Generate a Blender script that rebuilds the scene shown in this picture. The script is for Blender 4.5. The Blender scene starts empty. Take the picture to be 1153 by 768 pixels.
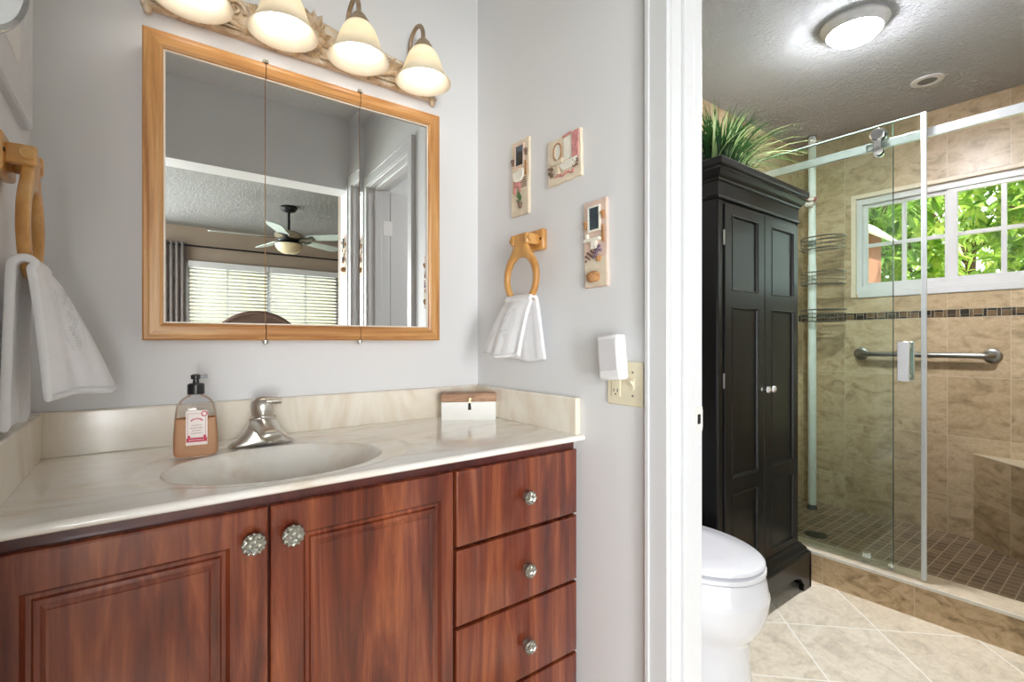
import bpy, bmesh, math, random
from mathutils import Vector, Matrix
random.seed(7)
S = bpy.context.scene
COL = S.collection
PI = math.pi
def rad(d): return math.radians(d)

# ------------------------------------------------------------------ camera
F_PX, W_PX, H_PX = 549.0, 1153, 768
CAM_H = 1.11
YAW = 37.2
cd = bpy.data.cameras.new('camera'); cam = bpy.data.objects.new('camera', cd); COL.objects.link(cam)
cd.sensor_fit = 'HORIZONTAL'; cd.sensor_width = 36.0
cd.lens = 36.0 * F_PX / W_PX
cd.clip_start = 0.02
cam.location = (0, 0, CAM_H)
cam.rotation_euler = (rad(90), 0, rad(-YAW))
S.camera = cam

# ------------------------------------------------------------------ world, sun, light levels
SKY = 2.2
SUN = 5.0
BULB = 2.0
DOME = 75.0
DOME_W = 8.0
SIDE_FILL = 34.0
FAR_FILL = 57.0
FANLAMP = 0.0
EXPOSURE = 1.48
S.view_settings.view_transform = 'Standard'
S.view_settings.look = 'None'
S.view_settings.gamma = 1.0
S.view_settings.use_curve_mapping = False
S.view_settings.exposure = EXPOSURE
S.cycles.max_bounces = 12
S.cycles.diffuse_bounces = 6
S.cycles.glossy_bounces = 6
S.cycles.transmission_bounces = 8
S.cycles.transparent_max_bounces = 16
S.cycles.use_denoising = True
S.cycles.sample_clamp_indirect = 6.0
S.cycles.caustics_reflective = False
S.cycles.caustics_refractive = False

world = bpy.data.worlds.new('world'); S.world = world
world.use_nodes = True
wn = world.node_tree; wn.nodes.clear()
wo = wn.nodes.new('ShaderNodeOutputWorld'); wb = wn.nodes.new('ShaderNodeBackground')
ws = wn.nodes.new('ShaderNodeTexSky'); ws.sky_type = 'HOSEK_WILKIE'; ws.turbidity = 6; ws.sun_direction = (0.3, -0.3, 0.9)
wm = wn.nodes.new('ShaderNodeMix'); wm.data_type = 'RGBA'; wm.inputs[0].default_value = 0.75
wn.links.new(ws.outputs[0], wm.inputs[6]); wm.inputs[7].default_value = (0.92, 0.97, 1.0, 1)
wn.links.new(wm.outputs[2], wb.inputs[0]); wb.inputs[1].default_value = SKY
wn.links.new(wb.outputs[0], wo.inputs[0])
sl = bpy.data.lights.new('sun', 'SUN'); sl.energy = SUN; sl.angle = rad(2); sl.color = (1, .96, .88)
so = bpy.data.objects.new('sun', sl); COL.objects.link(so); so.location = (5, 3, 8)
so.rotation_euler = Vector((-0.25, 0.55, -0.8)).to_track_quat('-Z', 'Y').to_euler()

def portal(loc, direction, sx, sy):
    l = bpy.data.lights.new('window_portal', 'AREA'); l.shape = 'RECTANGLE'; l.size = sx; l.size_y = sy
    l.cycles.is_portal = True
    o = bpy.data.objects.new('window_portal', l); COL.objects.link(o); o.location = loc
    o.rotation_euler = Vector(direction).to_track_quat('-Z', 'Z').to_euler()
portal((3.70, .42, 1.71), (-1, 0, 0), 1.5, .62)
portal((1.28, -3.90, 1.45), (0, 1, 0), 1.8, 1.2)
fd_ = bpy.data.lights.new('added_far_fill', 'AREA'); fd_.shape = 'RECTANGLE'; fd_.size = .92; fd_.size_y = 1.95; fd_.energy = FAR_FILL; fd_.color = (.96, .98, 1.0)  # fill light added to brighten the mirror wall from the front
fo_ = bpy.data.objects.new('added_far_fill', fd_); COL.objects.link(fo_); fo_.location = (-.70, -3.76, 1.10)
fo_.rotation_euler = Vector((0, 1, 0)).to_track_quat('-Z', 'Z').to_euler()
# side fill light added at an invented, unseen door in the bedroom
pl_ = bpy.data.lights.new('added_side_fill', 'AREA'); pl_.shape = 'RECTANGLE'; pl_.size = 2.7; pl_.size_y = 2.0; pl_.energy = SIDE_FILL; pl_.color = (.93, .97, 1.0)
po = bpy.data.objects.new('added_side_fill', pl_); COL.objects.link(po); po.location = (-1.15, -1.95, 1.12)
po.rotation_euler = Vector((1, .12, 0)).to_track_quat('-Z', 'Z').to_euler()

# ------------------------------------------------------------------ materials
def srgb(r, g, b):
    f = lambda c: (c/255/12.92) if c/255 <= .04045 else ((c/255+.055)/1.055)**2.4
    return (f(r), f(g), f(b), 1)
class NT:
    def __init__(s, name):
        s.m = bpy.data.materials.new(name); s.m.use_nodes = True
        s.t = s.m.node_tree; s.p = s.t.nodes['Principled BSDF']; s.out = s.t.nodes['Material Output']
    def n(s, typ, **kw):
        nd = s.t.nodes.new('ShaderNode' + typ)
        for k, v in kw.items(): setattr(nd, k, v)
        return nd
    def l(s, a, b): s.t.links.new(a, b)
    def noise(s, vec, scale, detail=4, rough=.55, dist=0):
        nd = s.n('TexNoise'); nd.inputs['Scale'].default_value = scale; nd.inputs['Detail'].default_value = detail
        nd.inputs['Roughness'].default_value = rough; nd.inputs['Distortion'].default_value = dist
        if vec is not None: s.l(vec, nd.inputs['Vector'])
        return nd.outputs['Fac']
    def ramp(s, fac, stops):
        nd = s.n('ValToRGB'); cr = nd.color_ramp
        while len(cr.elements) < len(stops): cr.elements.new(.5)
        for e, (p, c) in zip(cr.elements, stops): e.position = p; e.color = c
        s.l(fac, nd.inputs[0]); return nd.outputs[0]
    def mix(s, fac, a, b, mode='MIX'):
        nd = s.n('Mix'); nd.data_type = 'RGBA'; nd.blend_type = mode
        for i, v in ((0, fac), (6, a), (7, b)):
            if isinstance(v, (int, float)): nd.inputs[i].default_value = v
            elif isinstance(v, tuple): nd.inputs[i].default_value = v
            else: s.l(v, nd.inputs[i])
        return nd.outputs[2]
    def math(s, op, a, b=0.0):
        nd = s.n('Math', operation=op)
        for i, v in ((0, a), (1, b)):
            if isinstance(v, (int, float)): nd.inputs[i].default_value = v
            else: s.l(v, nd.inputs[i])
        return nd.outputs[0]
    def pos(s, scale=(1, 1, 1), rot=(0, 0, 0), loc=(0, 0, 0), obj=False):
        src = s.n('TexCoord').outputs['Object'] if obj else s.n('NewGeometry').outputs['Position']
        m = s.n('Mapping'); m.inputs['Scale'].default_value = scale; m.inputs['Rotation'].default_value = rot; m.inputs['Location'].default_value = loc
        s.l(src, m.inputs['Vector']); return m.outputs[0]
    def bump(s, h, strength=.3, dist=.002):
        b = s.n('Bump'); b.inputs['Strength'].default_value = strength; b.inputs['Distance'].default_value = dist
        s.l(h, b.inputs['Height']); s.l(b.outputs[0], s.p.inputs['Normal'])
    def col(s, v):
        if isinstance(v, tuple): s.p.inputs['Base Color'].default_value = v
        else: s.l(v, s.p.inputs['Base Color'])
    def set(s, rough=None, metal=None, **kw):
        if rough is not None: s.p.inputs['Roughness'].default_value = rough
        if metal is not None: s.p.inputs['Metallic'].default_value = metal
        for k, v in kw.items(): s.p.inputs[k.replace('_', ' ')].default_value = v
def plain(name, c, rough=.5, metal=0, var=.06, vs=30, **kw):
    t = NT(name); fac = t.noise(t.pos(), vs, 3)
    lo = tuple(max(0, x*(1-var)) for x in c[:3]) + (1,); hi = tuple(min(1, x*(1+var)) for x in c[:3]) + (1,)
    t.col(t.ramp(fac, [(.3, lo), (.7, hi)])); t.set(rough, metal, **kw); return t.m

def m_wall(name, c, bscale=220, bs=.12):
    t = NT(name); v = t.pos(); f = t.noise(v, 1.5, 3)
    t.col(t.ramp(f, [(.3, tuple(x*.985 for x in c[:3])+(1,)), (.7, c)])); t.set(.55)
    t.bump(t.noise(v, bscale, 3), bs, .001); return t.m
def m_popcorn(name, c, s1, strength):
    t = NT(name); v = t.pos(); a = t.noise(v, s1, 5, .7); b = t.noise(v, s1*.35, 3, .6)
    h = t.math('ADD', t.math('MULTIPLY', a, 1.0), t.math('MULTIPLY', b, .6))
    t.col(c); t.set(.9); t.bump(t.ramp(h, [(.62, (0, 0, 0, 1)), (.95, (1, 1, 1, 1))]), strength, .016); return t.m
def m_wood(name, dark, mid, light, scale=(9, 9, .9), rough=.3, coat=.3, fine=.5, dist=1.2):
    t = NT(name); v = t.pos(scale)
    a = t.noise(v, 1.0, 5, .6, dist)
    vf = t.pos(tuple(k*9 if k > 2 else k*3 for k in scale)); b = t.noise(vf, 1.0, 4, .6)
    c = t.ramp(a, [(.28, dark), (.5, mid), (.72, light)])
    g = t.ramp(b, [(.3, (1-fine, 1-fine, 1-fine, 1)), (.6, (1, 1, 1, 1))])
    t.col(t.mix(.7, c, t.mix(1.0, c, g, 'MULTIPLY'))); t.set(rough, 0, Coat_Weight=coat, Coat_Roughness=.12)
    t.bump(b, .06, .0005); return t.m
def m_tile(name, u, v, w, h, ou, ov, c1, c2, grout, mortar=.0016, rot=0, rough=.32, streak=(3, 4, 8), vein=.46, nscale=1.7):
    t = NT(name); g = t.n('NewGeometry'); sp = t.n('SeparateXYZ'); t.l(g.outputs['Position'], sp.inputs[0])
    def ax(k):
        if k == 'd': return t.math('MULTIPLY', t.math('ADD', sp.outputs[0], sp.outputs[1]), .70711)
        return sp.outputs['xyz'.index(k)]
    cb = t.n('CombineXYZ'); t.l(ax(u), cb.inputs[0]); t.l(ax(v), cb.inputs[1])
    m = t.n('Mapping'); t.l(cb.outputs[0], m.inputs['Vector']); m.inputs['Rotation'].default_value = (0, 0, rot)
    m.inputs['Location'].default_value = (ou, ov, 0)
    b = t.n('TexBrick'); b.offset = 0.0; b.squash = 1.0
    t.l(m.outputs[0], b.inputs['Vector']); b.inputs['Scale'].default_value = 1.0
    b.inputs['Brick Width'].default_value = w; b.inputs['Row Height'].default_value = h
    b.inputs['Mortar Size'].default_value = mortar; b.inputs['Mortar Smooth'].default_value = .1; b.inputs['Bias'].default_value = 0.0
    b.inputs['Color1'].default_value = c1; b.inputs['Color2'].default_value = c2; b.inputs['Mortar'].default_value = grout
    pv = t.pos(streak, (rad(25), rad(20), rad(15)))
    # shift the veining from tile to tile by the tile's own random tone
    add = t.n('VectorMath', operation='ADD'); t.l(pv, add.inputs[0])
    sc = t.n('VectorMath', operation='SCALE'); t.l(b.outputs['Color'], sc.inputs[0]); sc.inputs['Scale'].default_value = 40.0
    t.l(sc.outputs[0], add.inputs[1])
    n1 = t.noise(add.outputs[0], nscale, 7, .62, 1.4); n2 = t.noise(t.pos(), 55, 4, .7)
    st = t.ramp(n1, [(.32, (1-vein, 1-vein*1.06, 1-vein*1.15, 1)), (.46, (1-vein*.35, 1-vein*.42, 1-vein*.52, 1)), (.56, (1-vein*.12, 1-vein*.14, 1-vein*.16, 1)), (.68, (1.0, 1.0, 1.0, 1))])
    sp2 = t.ramp(n2, [(.3, (.84, .83, .81, 1)), (.6, (1, 1, 1, 1))])
    c = t.mix(1.0, t.mix(1.0, b.outputs['Color'], st, 'MULTIPLY'), sp2, 'MULTIPLY')
    t.col(t.mix(b.outputs['Fac'], c, grout)); t.set(rough)
    inv = t.math('SUBTRACT', 1.0, b.outputs['Fac']); t.bump(inv, .35, .0015); return t.m

M = {}
M['paint'] = m_wall('grey_wall_paint', srgb(225, 226, 228))
M['white_trim'] = plain('white_gloss_trim', srgb(211, 212, 214), .32, var=.01)
M['taupe'] = m_wall('taupe_wall_paint', srgb(158, 142, 128))
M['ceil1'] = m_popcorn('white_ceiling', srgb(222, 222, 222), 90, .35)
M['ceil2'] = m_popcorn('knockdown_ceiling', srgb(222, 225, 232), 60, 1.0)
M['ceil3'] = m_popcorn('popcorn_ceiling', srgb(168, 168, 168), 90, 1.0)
TW = (srgb(214, 194, 164), srgb(194, 172, 140), srgb(206, 194, 170))
M['tile_x'] = m_tile('wall_tile_facing_door', 'y', 'z', .2535, .333, .0507, .0890, *TW)
M['tile_x_up'] = m_tile('wall_tile_upper', 'y', 'z', .2535, .333, .0507, .0420, *TW)
M['tile_y'] = m_tile('wall_tile_end', 'x', 'z', .2535, .333, .0, .0890, *TW)
M['tile_bench'] = m_tile('bench_tile', 'd', 'z', .2535, .333, .02, .0890, srgb(206, 186, 154), srgb(186, 164, 132), TW[2])
M['tile_curb'] = m_tile('curb_tile', 'y', 'z', .333, .333, .083, .1, srgb(214, 190, 154), srgb(184, 154, 118), TW[2], vein=.6, nscale=2.6)
M['curb_top'] = m_tile('curb_cap_stone', 'y', 'x', .333, .4, .1, .1, srgb(226, 214, 192), srgb(216, 202, 178), srgb(215, 206, 190), vein=.25)
M['mosaic_floor'] = m_tile('shower_floor_mosaic', 'x', 'y', .0508, .0508, .0, .0, srgb(168, 146, 122), srgb(122, 102, 84), srgb(200, 188, 170), mortar=.0025, vein=.35, nscale=2.5)
M['floor_tile'] = m_tile('floor_tile', 'x', 'y', .33, .33, .181, .264, srgb(246, 238, 222), srgb(236, 224, 202), srgb(252, 248, 240), mortar=.0026, rot=rad(45), vein=.30, streak=(4.5, 4.5, 4.5), rough=.28)
M['carpet'] = plain('bedroom_carpet', srgb(170, 158, 142), .95, var=.2, vs=300)
M['cherry'] = m_wood('cherry_wood', srgb(62, 24, 15), srgb(112, 50, 30), srgb(160, 88, 52), (13, 13, 1.3), .24, .45, .4)
M['cherry_dark'] = m_wood('dark_cherry_edge', srgb(58, 22, 20), srgb(80, 34, 30), srgb(98, 44, 38), (10, 10, 2), .35, .25, .3)
M['oak'] = m_wood('golden_oak', srgb(158, 98, 44), srgb(208, 152, 92), srgb(224, 176, 118), (22, 22, 1.6), .35, .2, .3, 1.8)
M['oak_h'] = m_wood('golden_oak_rail', srgb(166, 106, 52), srgb(208, 152, 92), srgb(224, 176, 118), (1.6, 22, 22), .35, .2, .3, 1.8)
M['pine'] = m_wood('honey_ring_wood', srgb(178, 120, 58), srgb(208, 154, 86), srgb(226, 180, 116), (12, 12, 4), .35, .3, .15)
M['black'] = m_wood('black_lacquer', (.003, .003, .0028, 1), (.005, .0045, .0042, 1), (.008, .007, .0065, 1), (8, 8, 1), .28, .0, .2); M['black'].node_tree.nodes['Principled BSDF'].inputs['Specular IOR Level'].default_value = .3
M['chrome'] = plain('polished_chrome', (.82, .83, .84, 1), .08, 1, var=.02)
M['nickel'] = plain('brushed_nickel', (.66, .63, .58, 1), .3, 1, var=.05)
M['steel'] = plain('satin_steel', (.34, .33, .31, 1), .3, 1, var=.05)
M['pewter'] = plain('antique_pewter', (.46, .46, .41, 1), .3, 1, var=.08, vs=100)
M['black_metal'] = plain('dark_metal', (.02, .02, .022, 1), .4, .6)
M['black_plastic'] = plain('black_plastic', (.015, .015, .016, 1), .3)
M['gap'] = plain('shadow_gap_dark', (.01, .006, .005, 1), .8)
M['ivory'] = plain('ivory_plastic', srgb(228, 220, 194), .35, var=.02)
M['white_plastic'] = plain('white_plastic', srgb(236, 236, 238), .35, var=.01)
M['grey_plastic'] = plain('pale_grey_plastic', srgb(214, 214, 217), .4, var=.02)
M['porcelain'] = plain('white_porcelain', srgb(228, 228, 233), .12, var=.01, Coat_Weight=.5, Coat_Roughness=.05)
def m_marble():
    t = NT('cultured_marble'); v = t.pos((1.4, 3.2, 2.0), (0, 0, rad(18)))
    a = t.noise(v, 1.7, 5, .55, 2.6)
    t.col(t.ramp(a, [(.30, srgb(222, 210, 192)), (.40, srgb(236, 230, 219)), (.55, srgb(243, 241, 236)), (.75, srgb(239, 235, 227))]))
    t.set(.16, 0, Coat_Weight=.4, Coat_Roughness=.08); return t.m
M['marble'] = m_marble()
def m_marble2():
    t = NT('cultured_marble_splash'); v = t.pos((2.4, 2.4, .8), (0, rad(12), 0))
    a = t.noise(v, 1.7, 5, .55, 2.2)
    t.col(t.ramp(a, [(.30, srgb(214, 199, 175)), (.45, srgb(230, 220, 203)), (.6, srgb(239, 233, 221)), (.8, srgb(230, 221, 203))]))
    t.set(.2, 0, Coat_Weight=.3, Coat_Roughness=.1); return t.m
M['marble_splash'] = m_marble2()
def m_mirror():
    t = NT('mirror_silver'); t.col((.86, .875, .87, 1)); t.set(.0, 1.0); return t.m
M['mirror'] = m_mirror()
def m_glass(name, tint, refl=1.0):
    t = NT(name); t.t.nodes.remove(t.p)
    tr = t.n('BsdfTransparent'); tr.inputs[0].default_value = tint
    gl = t.n('BsdfGlossy'); gl.inputs['Roughness'].default_value = .0; gl.inputs[0].default_value = (1, 1, 1, 1)
    fr = t.n('Fresnel'); fr.inputs[0].default_value = 1.45
    mx = t.n('MixShader'); t.l(t.math('MULTIPLY', fr.outputs[0], refl), mx.inputs[0]); t.l(tr.outputs[0], mx.inputs[1]); t.l(gl.outputs[0], mx.inputs[2])
    t.l(mx.outputs[0], t.out.inputs[0]); return t.m
M['glass'] = m_glass('clear_shower_glass', (.93, .972, .948, 1), .6)
M['glass_edge'] = m_glass('green_glass_edge', (.12, .22, .17, 1), .8)
M['pane'] = m_glass('window_pane', (.97, .98, .975, 1), .5)
def m_emit(name, c, s):
    t = NT(name); t.p.inputs['Base Color'].default_value = c; t.p.inputs['Emission Color'].default_value = c; t.p.inputs['Emission Strength'].default_value = s; return t.m
M['bulb'] = m_emit('lit_bulb', (1, .985, .96, 1), BULB)
M['dome'] = m_emit('lit_dome', (.98, .985, 1, 1), DOME)
def m_shade():
    t = NT('frosted_alabaster_shade'); t.t.nodes.remove(t.p)
    d = t.n('BsdfDiffuse'); tl = t.n('BsdfTranslucent'); gl = t.n('BsdfGlossy'); gl.inputs['Roughness'].default_value = .25
    c = t.ramp(t.noise(t.pos((1, 1, 3)), 9, 3), [(.3, srgb(246, 236, 212)), (.7, srgb(252, 246, 232))])
    t.l(c, d.inputs[0]); t.l(c, tl.inputs[0])
    m1 = t.n('MixShader'); m1.inputs[0].default_value = .35; t.l(d.outputs[0], m1.inputs[1]); t.l(tl.outputs[0], m1.inputs[2])
    m2 = t.n('MixShader'); m2.inputs[0].default_value = .06; t.l(m1.outputs[0], m2.inputs[1]); t.l(gl.outputs[0], m2.inputs[2])
    t.l(m2.outputs[0], t.out.inputs[0]); return t.m
M['shade'] = m_shade()
def m_resin():
    t = NT('weathered_carved_resin'); v = t.pos()
    a = t.noise(v, 22, 5, .65, .8)
    t.col(t.ramp(a, [(.3, srgb(138, 124, 112)), (.42, srgb(196, 170, 138)), (.54, srgb(216, 198, 172)), (.66, srgb(214, 208, 202))]))
    t.set(.5, 0); t.bump(t.noise(v, 140, 3), .3, .001); return t.m
M['resin'] = m_resin()
M['arm_bronze'] = plain('aged_bronze_finish', srgb(160, 140, 116), .4, .3, var=.2, vs=60)
def m_cloth(name, c, sc=900, bs=.5):
    t = NT(name); v = t.pos(); t.col(t.ramp(t.noise(v, 40, 3), [(.3, tuple(x*.96 for x in c[:3])+(1,)), (.7, c)]))
    t.set(.95, 0, Sheen_Weight=.3); t.bump(t.noise(v, sc, 2), bs, .0012); return t.m
M['towel'] = m_cloth('white_terry', srgb(240, 240, 243))
M['stitch'] = m_cloth('grey_embroidery', srgb(216, 217, 220), 300, .3)
M['curtain'] = m_cloth('grey_curtain', srgb(120, 112, 110), 200, .3)
def m_leaf(name, a, b, c):
    t = NT(name); t.t.nodes.remove(t.p); f = t.noise(t.pos(), 6, 4)
    cc = t.ramp(f, [(.3, a), (.5, b), (.68, c)])
    d = t.n('BsdfDiffuse'); tl = t.n('BsdfTranslucent'); t.l(cc, d.inputs[0]); t.l(cc, tl.inputs[0])
    g = t.n('BsdfGlossy'); g.inputs['Roughness'].default_value = .4
    m1 = t.n('MixShader'); m1.inputs[0].default_value = .35; t.l(d.outputs[0], m1.inputs[1]); t.l(tl.outputs[0], m1.inputs[2])
    m2 = t.n('MixShader'); m2.inputs[0].default_value = .05; t.l(m1.outputs[0], m2.inputs[1]); t.l(g.outputs[0], m2.inputs[2])
    t.l(m2.outputs[0], t.out.inputs[0]); return t.m
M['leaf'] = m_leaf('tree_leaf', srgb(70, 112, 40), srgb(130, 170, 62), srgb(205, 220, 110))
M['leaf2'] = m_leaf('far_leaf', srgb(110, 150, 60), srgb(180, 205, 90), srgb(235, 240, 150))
M['grass_dark'] = m_leaf('grass_blade_dark', srgb(20, 40, 24), srgb(42, 80, 40), srgb(70, 112, 52))
M['grass_light'] = m_leaf('grass_blade_light', srgb(120, 150, 84), srgb(168, 190, 128), srgb(206, 220, 176))
M['bark'] = plain('bark', srgb(92, 66, 48), .9, var=.3)
M['lawn'] = plain('lawn_grass', srgb(150, 160, 110), .95, var=.3, vs=20)

# ------------------------------------------------------------------ mesh helpers
ORG = {}
JR = random.Random(99)
def box(bm, x0, x1, y0, y1, z0, z1, mi=0):
    j = JR.uniform(.00004, .00026); x0, x1, y0, y1, z0, z1 = min(x0, x1)-j, max(x0, x1)+j, min(y0, y1)-j, max(y0, y1)+j, min(z0, z1)-j, max(z0, z1)+j
    vs = [bm.verts.new((x, y, z)) for x in (x0, x1) for y in (y0, y1) for z in (z0, z1)]
    for f in ((0, 1, 3, 2), (4, 6, 7, 5), (0, 4, 5, 1), (2, 3, 7, 6), (0, 2, 6, 4), (1, 5, 7, 3)):
        fc = bm.faces.new([vs[i] for i in f]); fc.material_index = mi
    return vs
def prism(bm, pts, a, b, axis='y', mi=0):
    """pts: 2-D outline; extruded from a to b along axis."""
    def P(p, t):
        if axis == 'y': return (p[0], t, p[1])
        if axis == 'x': return (t, p[0], p[1])
        return (p[0], p[1], t)
    A = [bm.verts.new(P(p, a)) for p in pts]; B = [bm.verts.new(P(p, b)) for p in pts]
    n = len(pts)
    fs = [bm.faces.new(A), bm.faces.new(B[::-1])]
    for i in range(n): fs.append(bm.faces.new((A[i], B[i], B[(i+1) % n], A[(i+1) % n])))
    for f in fs: f.material_index = mi
    return A + B
def loft(bm, rings, cap0=True, cap1=True, closed=True, mi=0):
    R = [[bm.verts.new(p) for p in r] for r in rings]
    n = len(R[0]); m = n if closed else n-1
    for a, b in zip(R, R[1:]):
        for i in range(m):
            f = bm.faces.new((a[i], a[(i+1) % n], b[(i+1) % n], b[i])); f.material_index = mi
    if cap0 and closed: bm.faces.new(R[0][::-1]).material_index = mi
    if cap1 and closed: bm.faces.new(R[-1]).material_index = mi
    return R
def lathe(bm, c, prof, seg=32, axis='z', mi=0, cap=True):
    """prof: (radius, offset along axis)"""
    rings = []
    for r, h in prof:
        r = max(r, 1e-5); ring = []
        for i in range(seg):
            a = 2*PI*i/seg; u, v = r*math.cos(a), r*math.sin(a)
            ring.append({'z': (c[0]+u, c[1]+v, c[2]+h), 'x': (c[0]+h, c[1]+u, c[2]+v), 'y': (c[0]+v, c[1]+h, c[2]+u)}[axis])
        rings.append(ring)
    return loft(bm, rings, cap, cap, mi=mi)
def tube(bm, pts, r, seg=8, cap=True, closed=False, mi=0):
    pts = [Vector(p) for p in pts]; n = len(pts)
    rr = r if isinstance(r, (list, tuple)) else [r]*n
    rings = []; prev = None
    for i, p in enumerate(pts):
        if closed: t = pts[(i+1) % n] - pts[i-1]
        else: t = pts[min(i+1, n-1)] - pts[max(i-1, 0)]
        t.normalize()
        if prev is None:
            u = t.orthogonal().normalized()
        else:
            u = (prev - t*prev.dot(t))
            if u.length < 1e-6: u = t.orthogonal()
            u.normalize()
        prev = u; w = t.cross(u)
        rings.append([tuple(p + (u*math.cos(2*PI*k/seg) + w*math.sin(2*PI*k/seg))*rr[i]) for k in range(seg)])
    if closed: rings.append(rings[0]); cap = False
    R = loft(bm, rings, cap, cap, mi=mi)
    if closed: bmesh.ops.remove_doubles(bm, verts=R[0]+R[-1], dist=1e-6)
def arc(c, r, a0, a1, n, plane='xz', y=0):
    out = []
    for i in range(n+1):
        a = rad(a0 + (a1-a0)*i/n); out.append((c[0]+r*math.cos(a), c[1]+r*math.sin(a)))
    return out
def sphere(bm, c, r, seg=12, sx=1, sy=1, sz=1, mi=0):
    n = max(4, seg//2)
    prof = [(math.sin(PI*i/n), -math.cos(PI*i/n)) for i in range(n+1)]
    rings = [[(c[0]+r*sx*max(p, 1e-4)*math.cos(2*PI*k/seg), c[1]+r*sy*max(p, 1e-4)*math.sin(2*PI*k/seg), c[2]+r*sz*h) for k in range(seg)] for p, h in prof]
    loft(bm, rings, mi=mi)
def NB(): return bmesh.new()
def root_of(o):
    while o.parent is not None: o = o.parent
    return o
def obj(name, bm, mat, parent=None, bev=0, smooth=True, ang=35, mat4=None, subs=0, doubles=True):
    if mat4 is not None: bm.transform(mat4)
    if parent is not None:
        o0 = ORG.get(root_of(parent).name, Vector((0, 0, 0))); bm.transform(Matrix.Translation(-o0))
    bmesh.ops.recalc_face_normals(bm, faces=bm.faces)
    me = bpy.data.meshes.new(name); bm.to_mesh(me); bm.free()
    for m in (mat if isinstance(mat, (list, tuple)) else [mat]): me.materials.append(m)
    if smooth:
        me.shade_smooth()
        me.set_sharp_from_angle(angle=rad(ang))
    o = bpy.data.objects.new(name, me); COL.objects.link(o)
    if parent is not None: o.parent = parent
    if bev:
        b = o.modifiers.new('bevel', 'BEVEL'); b.width = bev; b.segments = 2; b.limit_method = 'ANGLE'; b.angle_limit = rad(40)
    if subs:
        s = o.modifiers.new('subsurf', 'SUBSURF'); s.levels = subs; s.render_levels = subs
    return o
def islands(bm, gap=.0012):
    bm.verts.index_update(); bm.verts.ensure_lookup_table(); seen = set(); out = []
    for v in bm.verts:
        if v.index in seen: continue
        st, comp = [v], []; seen.add(v.index)
        while st:
            a = st.pop(); comp.append(a.index)
            for e in a.link_edges:
                b = e.other_vert(a)
                if b.index not in seen: seen.add(b.index); st.append(b)
        cs = [bm.verts[i].co for i in comp]
        out.append([set(comp), [min(c[k] for c in cs)-gap for k in range(3)], [max(c[k] for c in cs)+gap for k in range(3)]])
    merged = True
    while merged:
        merged = False
        for i in range(len(out)):
            for j in range(i+1, len(out)):
                A, B = out[i], out[j]
                if all(A[1][k] <= B[2][k] and B[1][k] <= A[2][k] for k in range(3)):
                    A[0] |= B[0]; A[1] = [min(x, y) for x, y in zip(A[1], B[1])]; A[2] = [max(x, y) for x, y in zip(A[2], B[2])]
                    out.pop(j); merged = True; break
            if merged: break
    return [o[0] for o in out]
def objs(name, bm, mat, parent, *ar, **kw):
    """one object per separate piece"""
    res = []
    for comp in islands(bm):
        b2 = bm.copy(); b2.verts.ensure_lookup_table()
        bmesh.ops.delete(b2, geom=[v for v in b2.verts if v.index not in comp], context='VERTS')
        res.append(obj(name, b2, mat, parent, *ar, **kw))
    bm.free(); return res
def tag(o, label, cat, group=None, kind=None):
    o['label'] = label; o['category'] = cat
    if group: o['group'] = group
    if kind: o['kind'] = kind
    return o
def thing(name, label, cat, loc, group=None):
    o = bpy.data.objects.new(name, None); COL.objects.link(o); o.location = loc; o.empty_display_size = .05
    ORG[o.name] = Vector(loc); return tag(o, label, cat, group)
def struct(name, bm, mat, bev=0, parent=None):
    o = obj(name, bm, mat, parent, bev)
    if parent is None: o['kind'] = 'structure'
    return o

# ================================================================== STRUCTURE
CEIL = 2.44
XL, XR, YB = -.2, 1.0, 1.529          # alcove: left wall, right wall, mirror wall
XR2 = 1.12                              # far face of the dividing wall
XS, YS, YN = 3.64, 1.50, -.05           # shower wall, end wall, near wall of the bathroom
DY0, DY1, DH = .045, .69, 2.03          # doorway in the dividing wall
bm = NB(); box(bm, XR2-.12, XS+.14, YN-.12, YB+.14, -.08, 0); struct('floor_bathroom', bm, M['floor_tile'])
bm = NB(); box(bm, XL-.12, XR, YN-.06, YB+.14, -.08, 0); struct('floor_vanity', bm, M['floor_tile'])
bm = NB(); box(bm, -1.32, 3.7, -3.95, -.11, -.08, 0); struct('floor_bedroom', bm, M['carpet'])
bm = NB(); box(bm, XL-.12, XR+.06, -.18, YB+.14, CEIL, CEIL+.1); struct('ceiling_vanity', bm, M['ceil1'])
bm = NB(); box(bm, XR+.06, XS+.14, YN-.12, YB+.14, CEIL, CEIL+.1); struct('ceiling_bathroom', bm, M['ceil2'])
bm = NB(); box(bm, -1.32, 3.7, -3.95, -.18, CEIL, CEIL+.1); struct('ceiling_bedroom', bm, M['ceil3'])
bm = NB(); box(bm, XL-.12, XR+.0, YB, YB+.14, 0, CEIL); struct('wall_back', bm, M['paint'])
bm = NB(); box(bm, XL-.12, XL, -.18, YB, 0, CEIL); struct('wall_left', bm, M['paint'])
# dividing wall with the doorway
bm = NB()
box(bm, XR, XR2, DY1+.012, YB+.14, 0, CEIL); box(bm, XR, XR2, DY0-.012, DY1+.012, DH+.012, CEIL); box(bm, XR, XR2, -.18, DY0-.012, 0, CEIL)
struct('wall_right', bm, M['paint'])
bm = NB(); box(bm, XL, XR, -.18, -.03, 2.02, CEIL); struct('wall_header', bm, M['paint'])
# bathroom end wall behind the cabinet, tiled
bm = NB(); box(bm, XR2, XS+.14, YS, YB+.14, 0, CEIL); struct('wall_end', bm, M['tile_y'])
bm = NB(); box(bm, XR2, XS+.14, YN-.12, YN, 0, CEIL); struct('wall_near', bm, M['paint'])
bm = NB(); box(bm, 2.62, XS, YN, YN+.012, 0.02, CEIL); struct('wall_shower_near', bm, M['tile_y'])
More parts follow.
